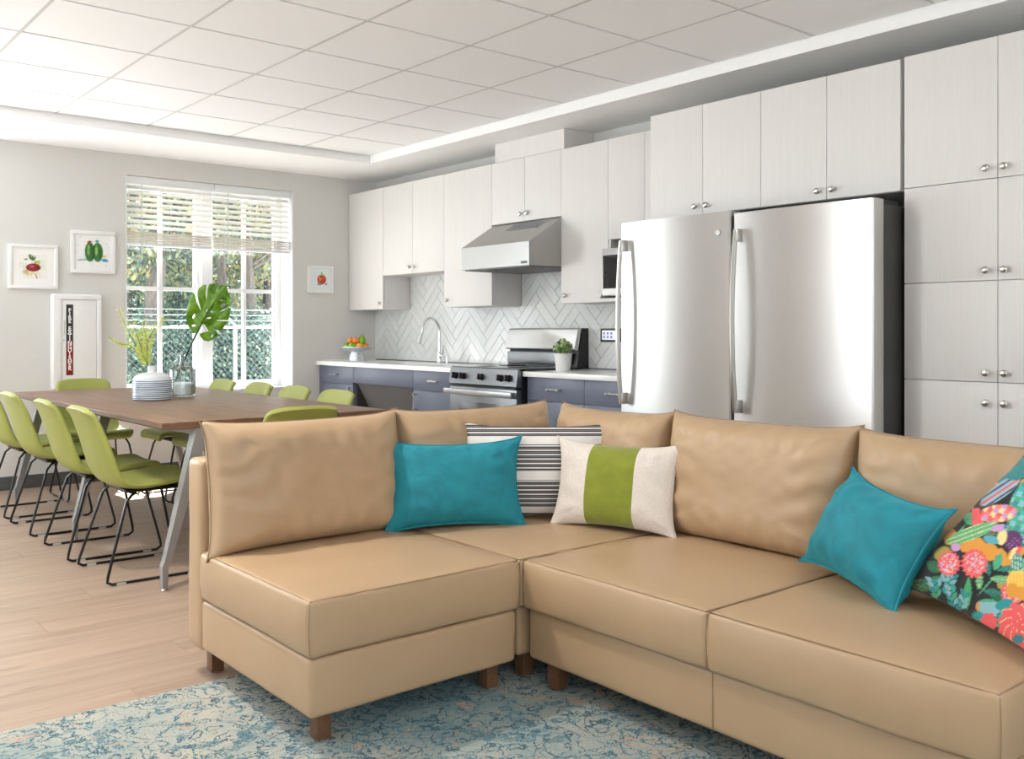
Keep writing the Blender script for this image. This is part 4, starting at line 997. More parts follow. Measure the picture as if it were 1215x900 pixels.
fr_ = [('apple', -.080, -.02, .0, 'gapple', .034, 'green apple at the left rim of the fruit stand'), ('apple', -.030, -.050, .0, 'gapple', .036, 'green apple in front, second from left on the stand'), ('mandarin', .035, -.048, .0, 'tang', .036, 'yellow orange mandarin in the front centre of the stand'),
       ('mandarin', .085, -.01, .0, 'orange', .033, 'orange mandarin at the front right of the stand'), ('apple', .055, .055, .0, 'gapple', .034, 'green apple at the back right of the stand'), ('apple', -.015, .03, .0, 'gapple', .034, 'green apple mostly hidden in the middle of the fruit'),
       ('mandarin', -.055, .055, .0, 'orange', .034, 'orange mandarin at the back left under the pile'), ('mandarin', -.052, .006, .050, 'orange', .034, 'upper left orange mandarin on top of the pile'), ('mandarin', -.002, -.012, .054, 'orange', .033, 'upper middle orange mandarin on top of the pile'), ('pear', .048, .006, .050, 'gapple', .037, 'green pear topping the right of the fruit pile')]
for (nm, a, d, h, mt, r, lab) in fr_:
    p = FS + RT * a + FW * d + Vector((0, 0, .0985 + h))
    T = thing(nm, lab, 'fruit', p, group='fruit on the stand')
    if nm == 'pear': m = MB().lathe([(0, 0), (r * .7, .004), (r, r * .75), (r * .92, r * 1.3), (r * .62, r * 1.85), (r * .4, r * 2.2), (0, r * 2.35)], (0, 0, 0), 16)
    elif nm == 'apple': m = MB().lathe([(0, .004), (r * .5, 0), (r * .92, r * .55), (r, r * 1.05), (r * .8, r * 1.6), (r * .4, r * 1.85), (0, r * 1.7)], (0, 0, 0), 16)
    else: m = MB().lathe([(0, 0), (r * .55, r * .12), (r * .95, r * .6), (r, r * .95), (r * .85, r * 1.4), (r * .45, r * 1.72), (0, r * 1.75)], (0, 0, 0), 16)
    m.build('flesh', MAT[mt], T, world=False)
    topz = r * (2.33 if nm == 'pear' else 1.7)
    MB().tube([(0, 0, topz), (.003, 0, topz + .012)], .0016, 5).build('stem', MAT['fernstem'], T, world=False)

# potted plant on the right counter
PP = Vector((4.43, 4.785, .897)); kp = (PP - C0).dot(FW) / FPX
T = thing('potted_plant', 'small leafy plant in a white pot on the short counter', 'plant', PP)
r1, r0_, hp = 10.6 * kp, 8.4 * kp, 20.5 * kp
pot = MB().lathe([(0, 0), (r0_, 0), (r1, hp * .98), (r1 * 1.04, hp * .985), (r1 * 1.04, hp), (r1 * .95, hp), (r1 * .9, hp * .9), (0, hp * .9)], (0, 0, 0), 28).build('pot', MAT['frame'], T, world=False)
MB().lathe([(r1 * .93, hp * .89), (r1 * .93, hp * .905), (0, hp * .91)], (0, 0, 0), 20).build('soil', plain('dark_soil', (60, 48, 38), .9, var=.2), pot, world=False)
t = NT('pale_green_leaf'); oi = t.n('ShaderNodeVertexColor'); oi.layer_name = 'print'; t.l(oi.outputs[0], t.b.inputs['Base Color']); t.set(Roughness=.5); MAT['vleaf'] = t.m
def leafball(name, mat, parent, centers, n, size, cols, rng, flat=.45):
    vs = []; fs = []; cl = []
    for _ in range(n):
        (c, rr) = rng.choice(centers); d = Vector((rng.gauss(0, 1), rng.gauss(0, 1), rng.gauss(0, 1))).normalized()
        p = Vector(c) + Vector((d.x * rr[0], d.y * rr[1], d.z * rr[2])) * rng.uniform(.55, 1.0)
        nn_ = (d + Vector((rng.uniform(-1, 1), rng.uniform(-1, 1), rng.uniform(-.4, 1))) * .7).normalized()
        a = nn_.orthogonal().normalized(); a = (Matrix.Rotation(rng.uniform(0, 6.28), 3, nn_) @ a); b = nn_.cross(a)
        s_ = size * rng.uniform(.6, 1.3); w = s_ * flat; k = len(vs)
        vs += [p - a * s_ * .5, p + b * w * .5 + nn_ * s_ * .1, p + a * s_ * .5, p - b * w * .5 + nn_ * s_ * .1]; fs.append((k, k + 1, k + 2, k + 3)); cl += [rng.choice(cols)] * 4
    me = bpy.data.meshes.new(name); me.from_pydata(vs, [], fs)
    at = me.color_attributes.new('print', 'FLOAT_COLOR', 'POINT'); at.data.foreach_set('color', np.array([(*s2l(c), 1) for c in cl]).ravel())
    return link(name, me, mat, parent)
rf = 12 * kp
leafball('foliage', MAT['vleaf'], T, [((0, 0, hp + 7 * kp), (rf, rf, 8 * kp)), ((0, 0, hp + 9 * kp), (rf * .7, rf * .7, 9 * kp))], 420, .026, [(92, 140, 70), (140, 180, 110), (196, 210, 150), (74, 120, 56), (214, 220, 176)], random.Random(3), .6)

# ------------------------------------------------------------------ RUG
t = NT('distressed_teal_rug'); v = t.tc('Object')
fine = t.noise(v, 190, 2, .6); mid_ = t.noise(v, 46, 3, .7); n1 = t.noise(v, 9, 2, .5, .5); n2 = t.noise(v, 17, 2, .5, .6); big = t.noise(v, 1.4, 3, .6)
def jit(f, amt): return t.math('ADD', f, t.math('MULTIPLY', t.math('SUBTRACT', mid_, .5), amt))
def band(f, lo, w): return t.math('LESS_THAN', t.math('ABSOLUTE', t.math('SUBTRACT', f, lo)), w)
dv = t.n('ShaderNodeVectorMath', operation='ADD'); dn = t.n('ShaderNodeTexNoise'); dn.inputs['Scale'].default_value = 12; t.l(v, dn.inputs['Vector'])
ds = t.n('ShaderNodeVectorMath', operation='SCALE'); ds.inputs['Scale'].default_value = .10; t.l(dn.outputs['Color'], ds.inputs[0]); t.l(v, dv.inputs[0]); t.l(ds.outputs[0], dv.inputs[1])
def voro(scale):
    x = t.n('ShaderNodeTexVoronoi'); x.inputs['Scale'].default_value = scale; t.l(dv.outputs[0], x.inputs['Vector']); return x.outputs['Distance']
v1, v2 = voro(8.0), voro(15.0)
base_c = t.ramp(jit(big, .5), [(.32, s2l((118, 148, 154))), (.48, s2l((160, 168, 162))), (.62, s2l((186, 181, 166)))])
lines = t.math('MAXIMUM', t.math('MAXIMUM', band(jit(v1, .16), .34, .03), band(jit(v1, .2), .58, .022)), t.math('MAXIMUM', band(jit(v2, .3), .30, .06), band(jit(n1, .12), .5, .012)))
wear = t.math('GREATER_THAN', t.math('ADD', t.math('MULTIPLY', mid_, .55), t.math('MULTIPLY', fine, .45)), .47)
teal1 = t.ramp(jit(n2, .6), [(.3, s2l((14, 66, 84))), (.5, s2l((38, 98, 118))), (.7, s2l((92, 138, 150)))])
cc = t.mix(t.math('MULTIPLY', lines, wear), base_c, teal1)
blob = t.math('MULTIPLY', t.math('GREATER_THAN', jit(t.noise(v, 6.5, 3, .6, 1.0), .25), .60), wear)
cc = t.mix(t.math('MULTIPLY', blob, .8), cc, t.ramp(mid_, [(.35, s2l((16, 66, 82))), (.65, s2l((70, 130, 142)))]))
pch = t.math('MULTIPLY', t.math('GREATER_THAN', jit(t.noise(v, 7.3, 2, .5, 1.2), .25), .66), wear)
cc = t.mix(t.math('MULTIPLY', pch, .8), cc, s2l((196, 164, 134)))
spk = t.math('GREATER_THAN', t.math('ADD', t.math('MULTIPLY', fine, .5), t.math('MULTIPLY', mid_, .5)), .585)
cc = t.mix(t.math('MULTIPLY', spk, .75), cc, s2l((22, 72, 88)))
t.col(cc); t.set(Roughness=.95); t.b.inputs['Sheen Weight'].default_value = .1; t.bump(t.math('ADD', fine, t.math('MULTIPLY', t.noise(v, 400, 2), .6)), .6, .006); MAT['rug'] = t.m
rug = softbox(-1.1, 3.05, -.1, 3.07, .0005, .012, .004, 8).build('area_rug', MAT['rug'])
tag(rug, 'distressed teal and cream patterned rug under the tan sofa', 'rug')

# ------------------------------------------------------------------ SECTIONAL SOFA
LE = MAT['leather']
SO = thing('sectional_sofa', 'tan leather corner sectional sofa with loose back cushions', 'sofa', (2.2, 2.3, 0))
def wob(p, amp, s, seed): return noise.noise(Vector(p) * s + Vector((seed, seed * 2, 0))) * amp
def base_disp(seed):
    def f(p, n, u): return p + n * wob(p, .0025, 9, seed)
    return f
def sbase(x0, x1, y0, y1, nm='base', z0=.10, z1=.266, r=.016): return softbox(x0, x1, y0, y1, z0, z1, r, 10, base_disp(x0 + y0)).build(nm, LE, SO, ang=None)
bA = sbase(1.25, 1.99, 2.37, 3.136); bC = sbase(2.018, 2.79, 2.398, 3.136); bL = sbase(2.04, 2.79, .86, 2.372)
MB().tube([(2.0388, 1.617, .108), (2.0385, 1.617, .26)], .0016, 6).build('seam', MAT['seam'], bL)
def panel(x0, x1, y0, y1): return softbox(x0, x1, y0, y1, .088, .735, .024, 10, base_disp(x0 - y1)).build('back_panel', LE, SO, ang=None)
panel(1.25, 1.992, 3.138, 3.262); panel(1.995, 2.915, 3.138, 3.262); panel(2.792, 2.915, 2.385, 3.136); panel(2.792, 2.915, .86, 2.38)
def seat(x0, x1, y0, y1, seed, z0=.268, z1=.428):
    def f(p, n, u):
        q = Vector(p); cr = (1 - u.x ** 4) * (1 - u.y ** 4)
        if u.z > .5: q.z += .012 * cr
        q += n * (.010 * (1 - u.z ** 2) * (1 if abs(u.z) < .99 else 0)) * (1 - abs(u.x * u.y) ** 3 * .4)
        q += n * wob(q, .004, 6, seed) + n * wob(q, .0022, 22, seed + 3)
        return q
    c = softbox(x0, x1, y0, y1, z0, z1, .015, 14, f).build('seat_cushion', LE, SO, ang=None)
    zt = z1 + .0015; i_ = .005
    def zz(x, y): 
        ux_, uy_ = (x - (x0 + x1) / 2) / ((x1 - x0) / 2), (y - (y0 + y1) / 2) / ((y1 - y0) / 2); return z1 + .012 * max(0, (1 - ux_ ** 4)) * max(0, (1 - uy_ ** 4)) - .0005
    pts = []
    for k in range(16): pts.append((x0 + i_ + (x1 - x0 - 2 * i_) * k / 16, y0 + i_))
    for k in range(16): pts.append((x1 - i_, y0 + i_ + (y1 - y0 - 2 * i_) * k / 16))
    for k in range(16): pts.append((x1 - i_ - (x1 - x0 - 2 * i_) * k / 16, y1 - i_))
    for k in range(16): pts.append((x0 + i_, y1 - i_ - (y1 - y0 - 2 * i_) * k / 16))
    MB().loop([(x, y, zz(x, y) - .0022) for (x, y) in pts], .0017).build('seam', MAT['seam'], c)
    for (x, y) in ((x0, y0), (x0, y1), (x1, y0)):
        sx_, sy_ = (1 if x == x0 else -1), (1 if y == y0 else -1)
        MB().tube([(x + sx_ * (.0042 - .006 * (1 - q * q)), y + sy_ * (.0042 - .006 * (1 - q * q)), (z0 + z1) / 2 + q * (z1 - z0) / 2) for q in (-.9, -.6, -.3, 0, .3, .6, .9)], .0013, 6).build('seam', MAT['seam'], c)
    return c
seat(1.246, 1.999, 2.366, 3.13, 1.0); seat(2.003, 2.786, 2.370, 3.13, 2.0); seat(2.012, 2.786, 1.616, 2.367, 3.0); seat(2.012, 2.786, .862, 1.614, 4.0)
def sleg(x, y, z0):
    l_ = MB().box(x - .022, x + .022, y - .022, y + .022, z0 + .005, .105, .002).build('leg', MAT['brownleg'], SO)
    MB().lathe([(.014, z0 + .0005), (.016, z0 + .003), (.016, z0 + .006)], (x, y, 0), 14).build('glide', MAT['trimwhite'], l_)
for (x, y) in ((1.318, 2.435), (1.925, 2.435), (2.09, 2.45), (2.09, 2.285), (2.09, .93), (2.72, .93), (2.72, 2.3), (2.72, 3.04)): sleg(x, y, .012)
for (x, y) in ((1.318, 3.18), (1.925, 3.18), (2.09, 3.18), (2.84, 3.18)): sleg(x, y, 0)

def pillow(w, h, t, n=30, pinch=.05, a=2.4, b=.62, rim=0.0, seed=0, wr=.006, ears=.0, gather=1.0):
    """front(-y)/back grids sharing a rim; origin at bottom centre. returns MB, rim path, grid info"""
    vs = []; fs = []; idx = {}; rimp = []
    def pos(i, j, s_):
        u = -1 + 2 * i / n; v = -1 + 2 * j / n
        u = math.copysign(abs(u) ** .85, u); v = math.copysign(abs(v) ** .85, v)
        x = u * w / 2 * (1 - pinch * (1 - v * v) ** 1.0); z = v * h / 2 * (1 - pinch * 1.3 * (1 - u * u))
        if ears: 
            k = (abs(u) * abs(v)) ** 8; x += math.copysign(ears, u) * k; z += math.copysign(ears, v) * k
        e = max(0, (1 - abs(u) ** (a * 1.6))) * max(0, (1 - abs(v) ** (a * 1.6)))
        d = t / 2 * (e ** b) + rim * (e ** .12 if e > 0 else 0) * .5
        er = max(abs(u), abs(v))
        p = Vector((x, 0, z + h / 2))
        if 0 < e:
            wv = noise.noise(Vector((x * 9 + seed, z * 9, s_ * 3.0))) * wr + noise.noise(Vector((x * 28, z * 28 + seed, s_ * 5.0))) * wr * .3
            # gathers running in from the seams
            g = math.sin((x if abs(v) > abs(u) else z) * 70 + seed + 4 * noise.noise(Vector((x * 6, z * 6, seed)))) * wr * .55 * gather * max(0, er - .45) * (1 - er) * 6
            d += wv * min(1, e * 2) + g
        d = max(d, 0)
        return Vector((p.x, s_ * d, p.z))
    for s_ in (-1, 1):
        for i in range(n + 1):
            for j in range(n + 1):
                bd = i in (0, n) or j in (0, n); k = (i, j, 0 if bd else s_)
                if k not in idx: idx[k] = len(vs); vs.append(pos(i, j, s_))
        for i in range(n):
            for j in range(n):
                q = [idx[(a_, b_, 0 if (a_ in (0, n) or b_ in (0, n)) else s_)] for (a_, b_) in ((i, j), (i + 1, j), (i + 1, j + 1), (i, j + 1))]
                fs.append(q if s_ < 0 else q[::-1])
    ring = [(i, 0) for i in range(n)] + [(n, j) for j in range(n)] + [(n - i, n) for i in range(n)] + [(0, n - j) for j in range(n)]
    rimp = [vs[idx[(i, j, 0)]] for (i, j) in ring]
    return MB().add(vs, fs), rimp
def frame_mat(mid, r, lean, roll=0.0):
    r = Vector(r).normalized(); n_ = Vector((r.y, -r.x, 0)); up = Vector((0, 0, 1)) * math.cos(lean) - n_ * math.sin(lean)
    yv = up.cross(r); m = Matrix((r, yv, up)).transposed().to_4x4()
    if roll: m = m @ Matrix.Rotation(roll, 4, 'Y')
    m.translation = Vector(mid); return m
# loose back cushions (parts of the sofa)
def backcush(mid, r, lean, w, h, seed, t=.19):
    m, rp = pillow(w, h, t, 56, .026, 3.0, .55, .03, seed, .006, .016, 2.2)
    o = link('back_cushion', m.mesh('back_cushion', True, ang=None), LE, SO)
    o.matrix_local = Matrix.Translation(-SO.location) @ frame_mat(mid, r, lean)
    s_ = link('seam', MB().loop(rp, .003).mesh('seam'), MAT['seam'], o)
    return o
LN = .13
backcush((1.622, 3.055, .425), (1, 0, 0), LN, .745, .435, 1.3)
backcush((2.385, 3.055, .425), (1, 0, 0), LN, .765, .435, 5.1)
backcush((2.72, 2.685, .425), (0, -1, 0), LN, .60, .43, 8.8)
backcush((2.72, 1.995, .425), (0, -1, 0), LN, .745, .435, 12.2)
backcush((2.72, 1.235, .425), (0, -1, 0), LN, .755, .43, 17.4)

# ------------------------------------------------------------------ THROW PILLOWS
SZ = .437
def throw(label, bl, br, lean, w, h, t, mat, seed, pipe=True, roll=0.0, n=48, pinch=.05, lift=0.0, mesh=None, wr=.005, pr=.0042, raw=None):
    bl, br = Vector((*bl, SZ + lift)), Vector((*br, SZ + lift)); mid = (bl + br) / 2
    if raw: mid = Vector(raw)
    T = thing('throw_pillow', label, 'pillow', mid, group='throw pillows on the sofa')
    M_ = frame_mat(mid, br - bl, lean, roll); T.rotation_euler = M_.to_euler()
    m, rp = pillow(w, h, t, n, pinch, 2.1, .72, 0, seed, wr, .014, 2.0)
    co = link('cover', m.mesh('cover', True, ang=None), mat, T)
    if pipe: link('piping', MB().loop(rp, pr).mesh('piping'), mat, T)
    return T, co
throw('teal velvet lumbar pillow on the left of the sofa corner', (1.875, 2.985), (2.355, 2.745), .27, .515, .325, .145, MAT['teal'], 2.0, pinch=.085)
# striped
t = NT('black_white_striped_weave'); v = t.tc('Object'); sx = t.n('ShaderNodeSeparateXYZ'); t.l(v, sx.inputs[0])
zt_ = t.math('SUBTRACT', 1.0, t.math('DIVIDE', sx.outputs[2], .37))
st = t.math('GREATER_THAN', t.math('FRACT', t.math('MULTIPLY', zt_, 22.0)), .30)
grp = t.ramp(zt_, [(0, (1, 1, 1)), (.13, (0, 0, 0)), (.215, (1, 1, 1)), (.49, (0, 0, 0)), (.585, (1, 1, 1)), (.86, (0, 0, 0)), (.93, (1, 1, 1))], 'CONSTANT')
wv = t.math('GREATER_THAN', t.math('SINE', t.math('MULTIPLY', sx.outputs[0], 900.0)), .3)
mid_st = t.math('GREATER_THAN', t.math('ABSOLUTE', t.math('SUBTRACT', t.math('FRACT', t.math('MULTIPLY', zt_, 22.0)), .65)), .10)
dk = t.mix(t.math('MAXIMUM', mid_st, wv), s2l((150, 148, 146)), s2l((52, 52, 56)))
t.col(t.mix(t.math('MULTIPLY', st, grp), s2l((232, 227, 222)), dk)); t.set(Roughness=.9); t.bump(t.noise(v, 500, 2), .2, .002); MAT['stripe'] = t.m
throw('black and white striped lumbar pillow in the sofa corner, behind the others', (2.23, 2.99), (2.69, 2.61), .10, .615, .37, .12, MAT['stripe'], 6.0, False, pinch=.06)
# cream with green centre band
t = NT('cream_linen_green_band'); v = t.tc('Object'); sx = t.n('ShaderNodeSeparateXYZ'); t.l(v, sx.inputs[0])
inb = t.math('LESS_THAN', t.math('ABSOLUTE', t.math('ADD', sx.outputs[0], .0)), .095)
lin = t.ramp(t.noise(v, 180, 3), [(.3, s2l((214, 203, 193))), (.7, s2l((230, 221, 212)))]); gr = t.ramp(t.noise(v, 14, 4, .6, .3), [(.3, s2l((124, 132, 34))), (.7, s2l((140, 148, 44)))])
t.col(t.mix(inb, lin, gr)); t.set(Roughness=.9); t.b.inputs['Sheen Weight'].default_value = .3; t.bump(t.noise(v, 450, 2), .25, .002); MAT['creamgreen'] = t.m
T, co = throw('cream linen pillow with wide green centre band in the sofa corner', (2.435, 2.70), (2.61, 2.235), .24, .495, .325, .13, MAT['creamgreen'], 9.0, False, pinch=.08)
throw('teal velvet pillow tilted against the floral pillow on the right seat', (2.545, 1.665), (2.375, 1.30), .52, .46, .305, .20, MAT['teal'], 14.0, True, roll=.10, lift=.014, pinch=.10)

# floral pillow: the print is stored as point colours on a dense cover
def floral(X, Y):
    U = X
    BLK = (20, 21, 24); c = np.ones(U.shape + (3,)) * np.array(s2l(BLK))
    CO, LI, TE, GR, OR, CR, LB, PU, YE, DG = (238, 92, 98), (204, 158, 206), (34, 150, 152), (78, 168, 120), (224, 152, 52), (248, 220, 150), (138, 190, 200), (92, 44, 98), (246, 200, 92), (26, 96, 62)
    def E(cx, cy, rx, ry, a=0., soft=10.):
        x = (X - cx) * math.cos(a) + (Y - cy) * math.sin(a); y = -(X - cx) * math.sin(a) + (Y - cy) * math.cos(a)
        return np.clip((1 - np.sqrt((x / rx) ** 2 + (y / ry) ** 2)) * soft, 0, 1)
    def Lf(cx, cy, l, w, a):
        x = (X - cx) * math.cos(a) + (Y - cy) * math.sin(a); y = -(X - cx) * math.sin(a) + (Y - cy) * math.cos(a)
        q = np.clip(1 - (x / l) ** 2, 0, 1); return np.clip((q * w - np.abs(y)) * 1.6, 0, 1), np.clip(1.2 - np.abs(y) * 2.2, 0, 1) * (np.abs(x) < l * .85), x, y
    def leaf_(cx, cy, l, w, a, col, vcol):
        nonlocal c
        m, vn, x, y = Lf(cx, cy, l, w, a); c = lay(c, m, col); c = lay(c, m * np.clip(vn + (np.sin((x - np.abs(y)) * 2.2) > .75) * .6, 0, 1) * .55, vcol)
    def scal(cx, cy, r, k, col, amp=.12):
        nonlocal c
        a = np.arctan2(Y - cy, X - cx); d = np.hypot(X - cx, (Y - cy) / 1.12); m = np.clip((r * (1 + amp * np.abs(np.sin(a * k / 2)) - amp / 2) - d) * 1.5, 0, 1); c = lay(c, m, col); return m, d, a
    def checker(m, cols, s_, a=.4):
        nonlocal c
        x = X * math.cos(a) + Y * math.sin(a); y = -X * math.sin(a) + Y * math.cos(a)
        k = (np.floor(x / s_).astype(int) * 2 + np.floor(y / s_ + .5 * (np.floor(x / s_) % 2)).astype(int) * 3) % len(cols)
        for i, q in enumerate(cols): c = lay(c, m * (k == i), q)
    def coxcomb(cx, cy, r):
        nonlocal c
        m, d, a = scal(cx, cy, r, 16, CO, .18)
        w = np.sin(X * .9 + 2.5 * np.sin(Y * .45)) + np.sin(Y * .8 + 2 * np.sin(X * .4))
        inn = m * (d < r * .8); c = lay(c, inn * (np.abs(w) < .38), LI); c = lay(c, inn * (np.abs(w - .8) < .28), CR)
    def motif(dx, dy):
        nonlocal c, X, Y
        X0_, Y0_ = X, Y; X = X - dx; Y = Y - dy
        c = lay(c, E(1187, 582, 30, 9, -.62), LB); x = E(1187, 582, 30, 9, -.62); st_ = np.sin((X * .6 + Y * .9) * .55); c = lay(c, x * (st_ > .72), CO); c = lay(c, x * (st_ < -.82), PU)
        m = E(1210, 556, 20, 12, -.5); c = lay(c, m, TE); c = lay(c, m * (np.sin(X * 2.1) * np.sin(Y * 2.4) > .25), (16, 60, 66))
        checker(E(1214, 600, 17, 36, .35), [TE, GR, LB, (60, 180, 170)], 6.5)
        leaf_(1138, 631, 14, 1.6, -.9, GR, GR); m = E(1152, 615, 9, 8); c = lay(c, m, GR)
        a = np.arctan2(Y - 616, X - 1152); d = np.hypot(X - 1152, Y - 616); c = lay(c, np.clip((17 * (.8 + .2 * np.abs(np.sin(a * 5))) - d), 0, 1) * (X > 1153) * (Y < X - 532), CO)
        checker(E(1184, 609, 24, 11, -.12) * (X > 1164), [CO, CR, LI, (250, 130, 120)], 6.0, .6)
        for (cx, cy, r) in ((1128, 637, 9), (1147, 646, 9), (1160, 650, 11), (1174, 654, 10), (1186, 660, 9), (1196, 668, 8)): scal(cx, cy, r, 7, OR, .1)
        m = E(1153, 632, 34, 8, -.36); c = lay(c, m, (98, 180, 128)); c = lay(c, m * (np.sin((X * .35 + Y * .95) * 1.3) > .86), CR)
        c = lay(c, E(1202, 641, 12, 13), PU); c = lay(c, E(1204, 645, 9, 8) * (np.sin(X * 1.1) * np.sin(Y * 1.1) > .55), (170, 110, 170)); c = lay(c, E(1189, 637, 6, 10, .2), CR); c = lay(c, E(1186, 626, 11, 4.5, -.15), LI); c = lay(c, E(1193, 625, 2.2, 2.2), TE)
        c = lay(c, E(1176, 640, 10, 5, .3), (90, 170, 190)); m = E(1206, 656, 12, 7, -.5); checker(m, [CO, CR, OR], 5)
        c = lay(c, E(1118, 656, 11, 8, -.5), (170, 150, 60)); c = lay(c, E(1134, 649, 6, 5), LI)
        leaf_(1108, 672, 11, 7, .6, DG, GR); leaf_(1094, 694, 18, 8, .1, (22, 84, 50), OR); leaf_(1103, 690, 16, 5, -.5, DG, GR)
        for (cx, cy, l, w, a_, q, r) in ((1184, 666, 12, 5.5, -1.2, GR, TE), (1195, 674, 12, 4, -.2, (24, 120, 116), GR), (1172, 673, 10, 4.5, 1.4, (22, 110, 108), GR), (1187, 687, 13, 5, .1, GR, CR), (1178, 702, 12, 4.5, .12, (20, 106, 104), GR), (1162, 688, 13, 4.5, -1.5, GR, CR), (1148, 704, 21, 5, -1.5, (60, 160, 96), GR), (1170, 695, 18, 1.3, -.85, GR, GR)): leaf_(cx, cy, l, w, a_, q, r)
        rng = random.Random(5)
        for (bx_, by_, ang) in ((1112, 706, -1.9), (1124, 700, -1.2), (1132, 716, -1.8), (1140, 722, -1.3), (1118, 690, -1.0)):
            for k in range(7): leaf_(bx_ + math.cos(ang) * k * 3.4 + (1 if k % 2 else -1) * 3.2, by_ + math.sin(ang) * k * 3.4, 6, 2.6, ang + (.7 if k % 2 else -.7), rng.choice([TE, LB, GR, (40, 170, 160)]), (20, 90, 90))
        coxcomb(1156, 668, 15); coxcomb(1126, 668, 13)
        c = lay(c, E(1208, 690, 14, 15), YE); scal(1201, 700, 8, 8, OR, .2); scal(1213, 704, 8, 8, OR, .2); c = lay(c, E(1208, 688, 12, 10) * (np.sin(X * 1.6) > .8), OR); m = E(1207, 667, 8, 11); c = lay(c, m, TE); c = lay(c, m * (np.sin(X * 1.9) > .8), CR)
        m = E(1173, 720, 16, 10, .1); c = lay(c, m, LB); c = lay(c, m * (Y < 714), GR); c = lay(c, m * (X < 1162), OR); c = lay(c, E(1192, 717, 12, 7, -.25), TE); c = lay(c, E(1161, 731, 8, 6), TE)
        scal(1173, 738, 10, 8, CO, .2); m, d, a = scal(1209, 742, 24, 12, CO, .16); c = lay(c, m * (np.abs(np.sin(a * 4 + d * .25)) < .12), CR); c = lay(c, E(1208, 758, 7, 6), (60, 130, 140))
        X, Y = X0_, Y0_
    for d in ((150, 62), (-20, -190), (145, -125), (20, 190), (95, 150), (90, -60), (75, 35), (0, 0)): motif(*d)
    return c
MAT['floral'] = vcol_mat('floral_print_cotton', .8, .15, .15)
yw = math.radians(245); FR = Vector((math.cos(yw), math.sin(yw), 0)); BLc = atz(1070, 693, SZ + .05); fm = frame_mat(BLc, FR, .8, .1)
T, co = throw('black pillow printed with colourful flowers, birds and leaves', (0, 0), FR[:2], .8, .56, .56, .15, MAT['floral'], 21.0, False, n=190, pinch=.04, roll=.1, raw=BLc + fm.col[0].xyz * .28)
N_ = 190; me = co.data; nv = len(me.vertices); cx_ = np.zeros(nv * 3); me.vertices.foreach_get('co', cx_); cx_ = cx_.reshape(-1, 3)
P_ = np.array(BLc)[None, :] + np.outer(cx_[:, 0] + .28, np.array(fm.col[0].xyz)) + np.outer(cx_[:, 2], np.array(fm.col[2].xyz)) + np.outer(-np.abs(cx_[:, 1]), np.array(fm.col[1].xyz)) - np.array(C0)[None, :]
dp = P_ @ np.array(FW); cl = floral(CX + FPX * (P_ @ np.array(RT)) / dp, HY - FPX * P_[:, 2] / dp)   # lay the print out on the flat cover
at = me.color_attributes.new('print', 'FLOAT_COLOR', 'POINT'); at.data.foreach_set('color', np.concatenate([cl, np.ones((nv, 1))], 1).ravel())

# ------------------------------------------------------------------ OUTSIDE THE WINDOW
ZG = -.55
t = NT('pale_leaf_litter'); v = t.tc(); t.col(t.ramp(t.noise(v, 3, 5, .7), [(.3, s2l((196, 196, 192))), (.7, s2l((222, 221, 216)))])); t.set(Roughness=.95); MAT['ground'] = t.m  # ground colour paled to bounce neutral sunlight up onto the ceiling
g = MB().box(-40, 60, -40, 70, ZG - .3, ZG).build('ground', MAT['ground'], sm=False); tag(g, 'pale bare ground below the shrubs outside the window', 'ground', kind='structure')
t = NT('woodland_leaf'); a = t.n('ShaderNodeVertexColor'); a.layer_name = 'print'; t.l(a.outputs[0], t.b.inputs['Base Color']); t.set(Roughness=.5)
tr = t.n('ShaderNodeBsdfTranslucent'); t.l(a.outputs[0], tr.inputs[0]); mx = t.n('ShaderNodeMixShader'); mx.inputs[0].default_value = .45
t.l(t.b.outputs[0], mx.inputs[1]); t.l(tr.outputs[0], mx.inputs[2]); t.l(mx.outputs[0], t.t.nodes['Material Output'].inputs[0]); MAT['wleaf'] = t.m
t = NT('grey_bark'); v = t.tc('Object', (6, 6, 1)); n = t.noise(v, 4, 5, .7); t.col(t.ramp(n, [(.3, s2l((84, 78, 74))), (.7, s2l((134, 129, 125)))])); t.set(Roughness=.95); t.bump(n, .6, .03); MAT['bark'] = t.m
t = NT('dark_bark'); v = t.tc('Object', (6, 6, 1)); n = t.noise(v, 4, 5, .7); t.col(t.ramp(n, [(.3, s2l((52, 47, 44))), (.7, s2l((86, 79, 75)))])); t.set(Roughness=.95); t.bump(n, .6, .03); MAT['barkd'] = t.m
GC = [(86, 106, 98), (106, 128, 116), (140, 156, 132), (66, 86, 84), (168, 178, 150), (94, 118, 112)]
YC = GC + [(176, 168, 116), (182, 160, 116), (166, 174, 122)]
def win_pt(px, py, Y): return aty(px, py, Y)
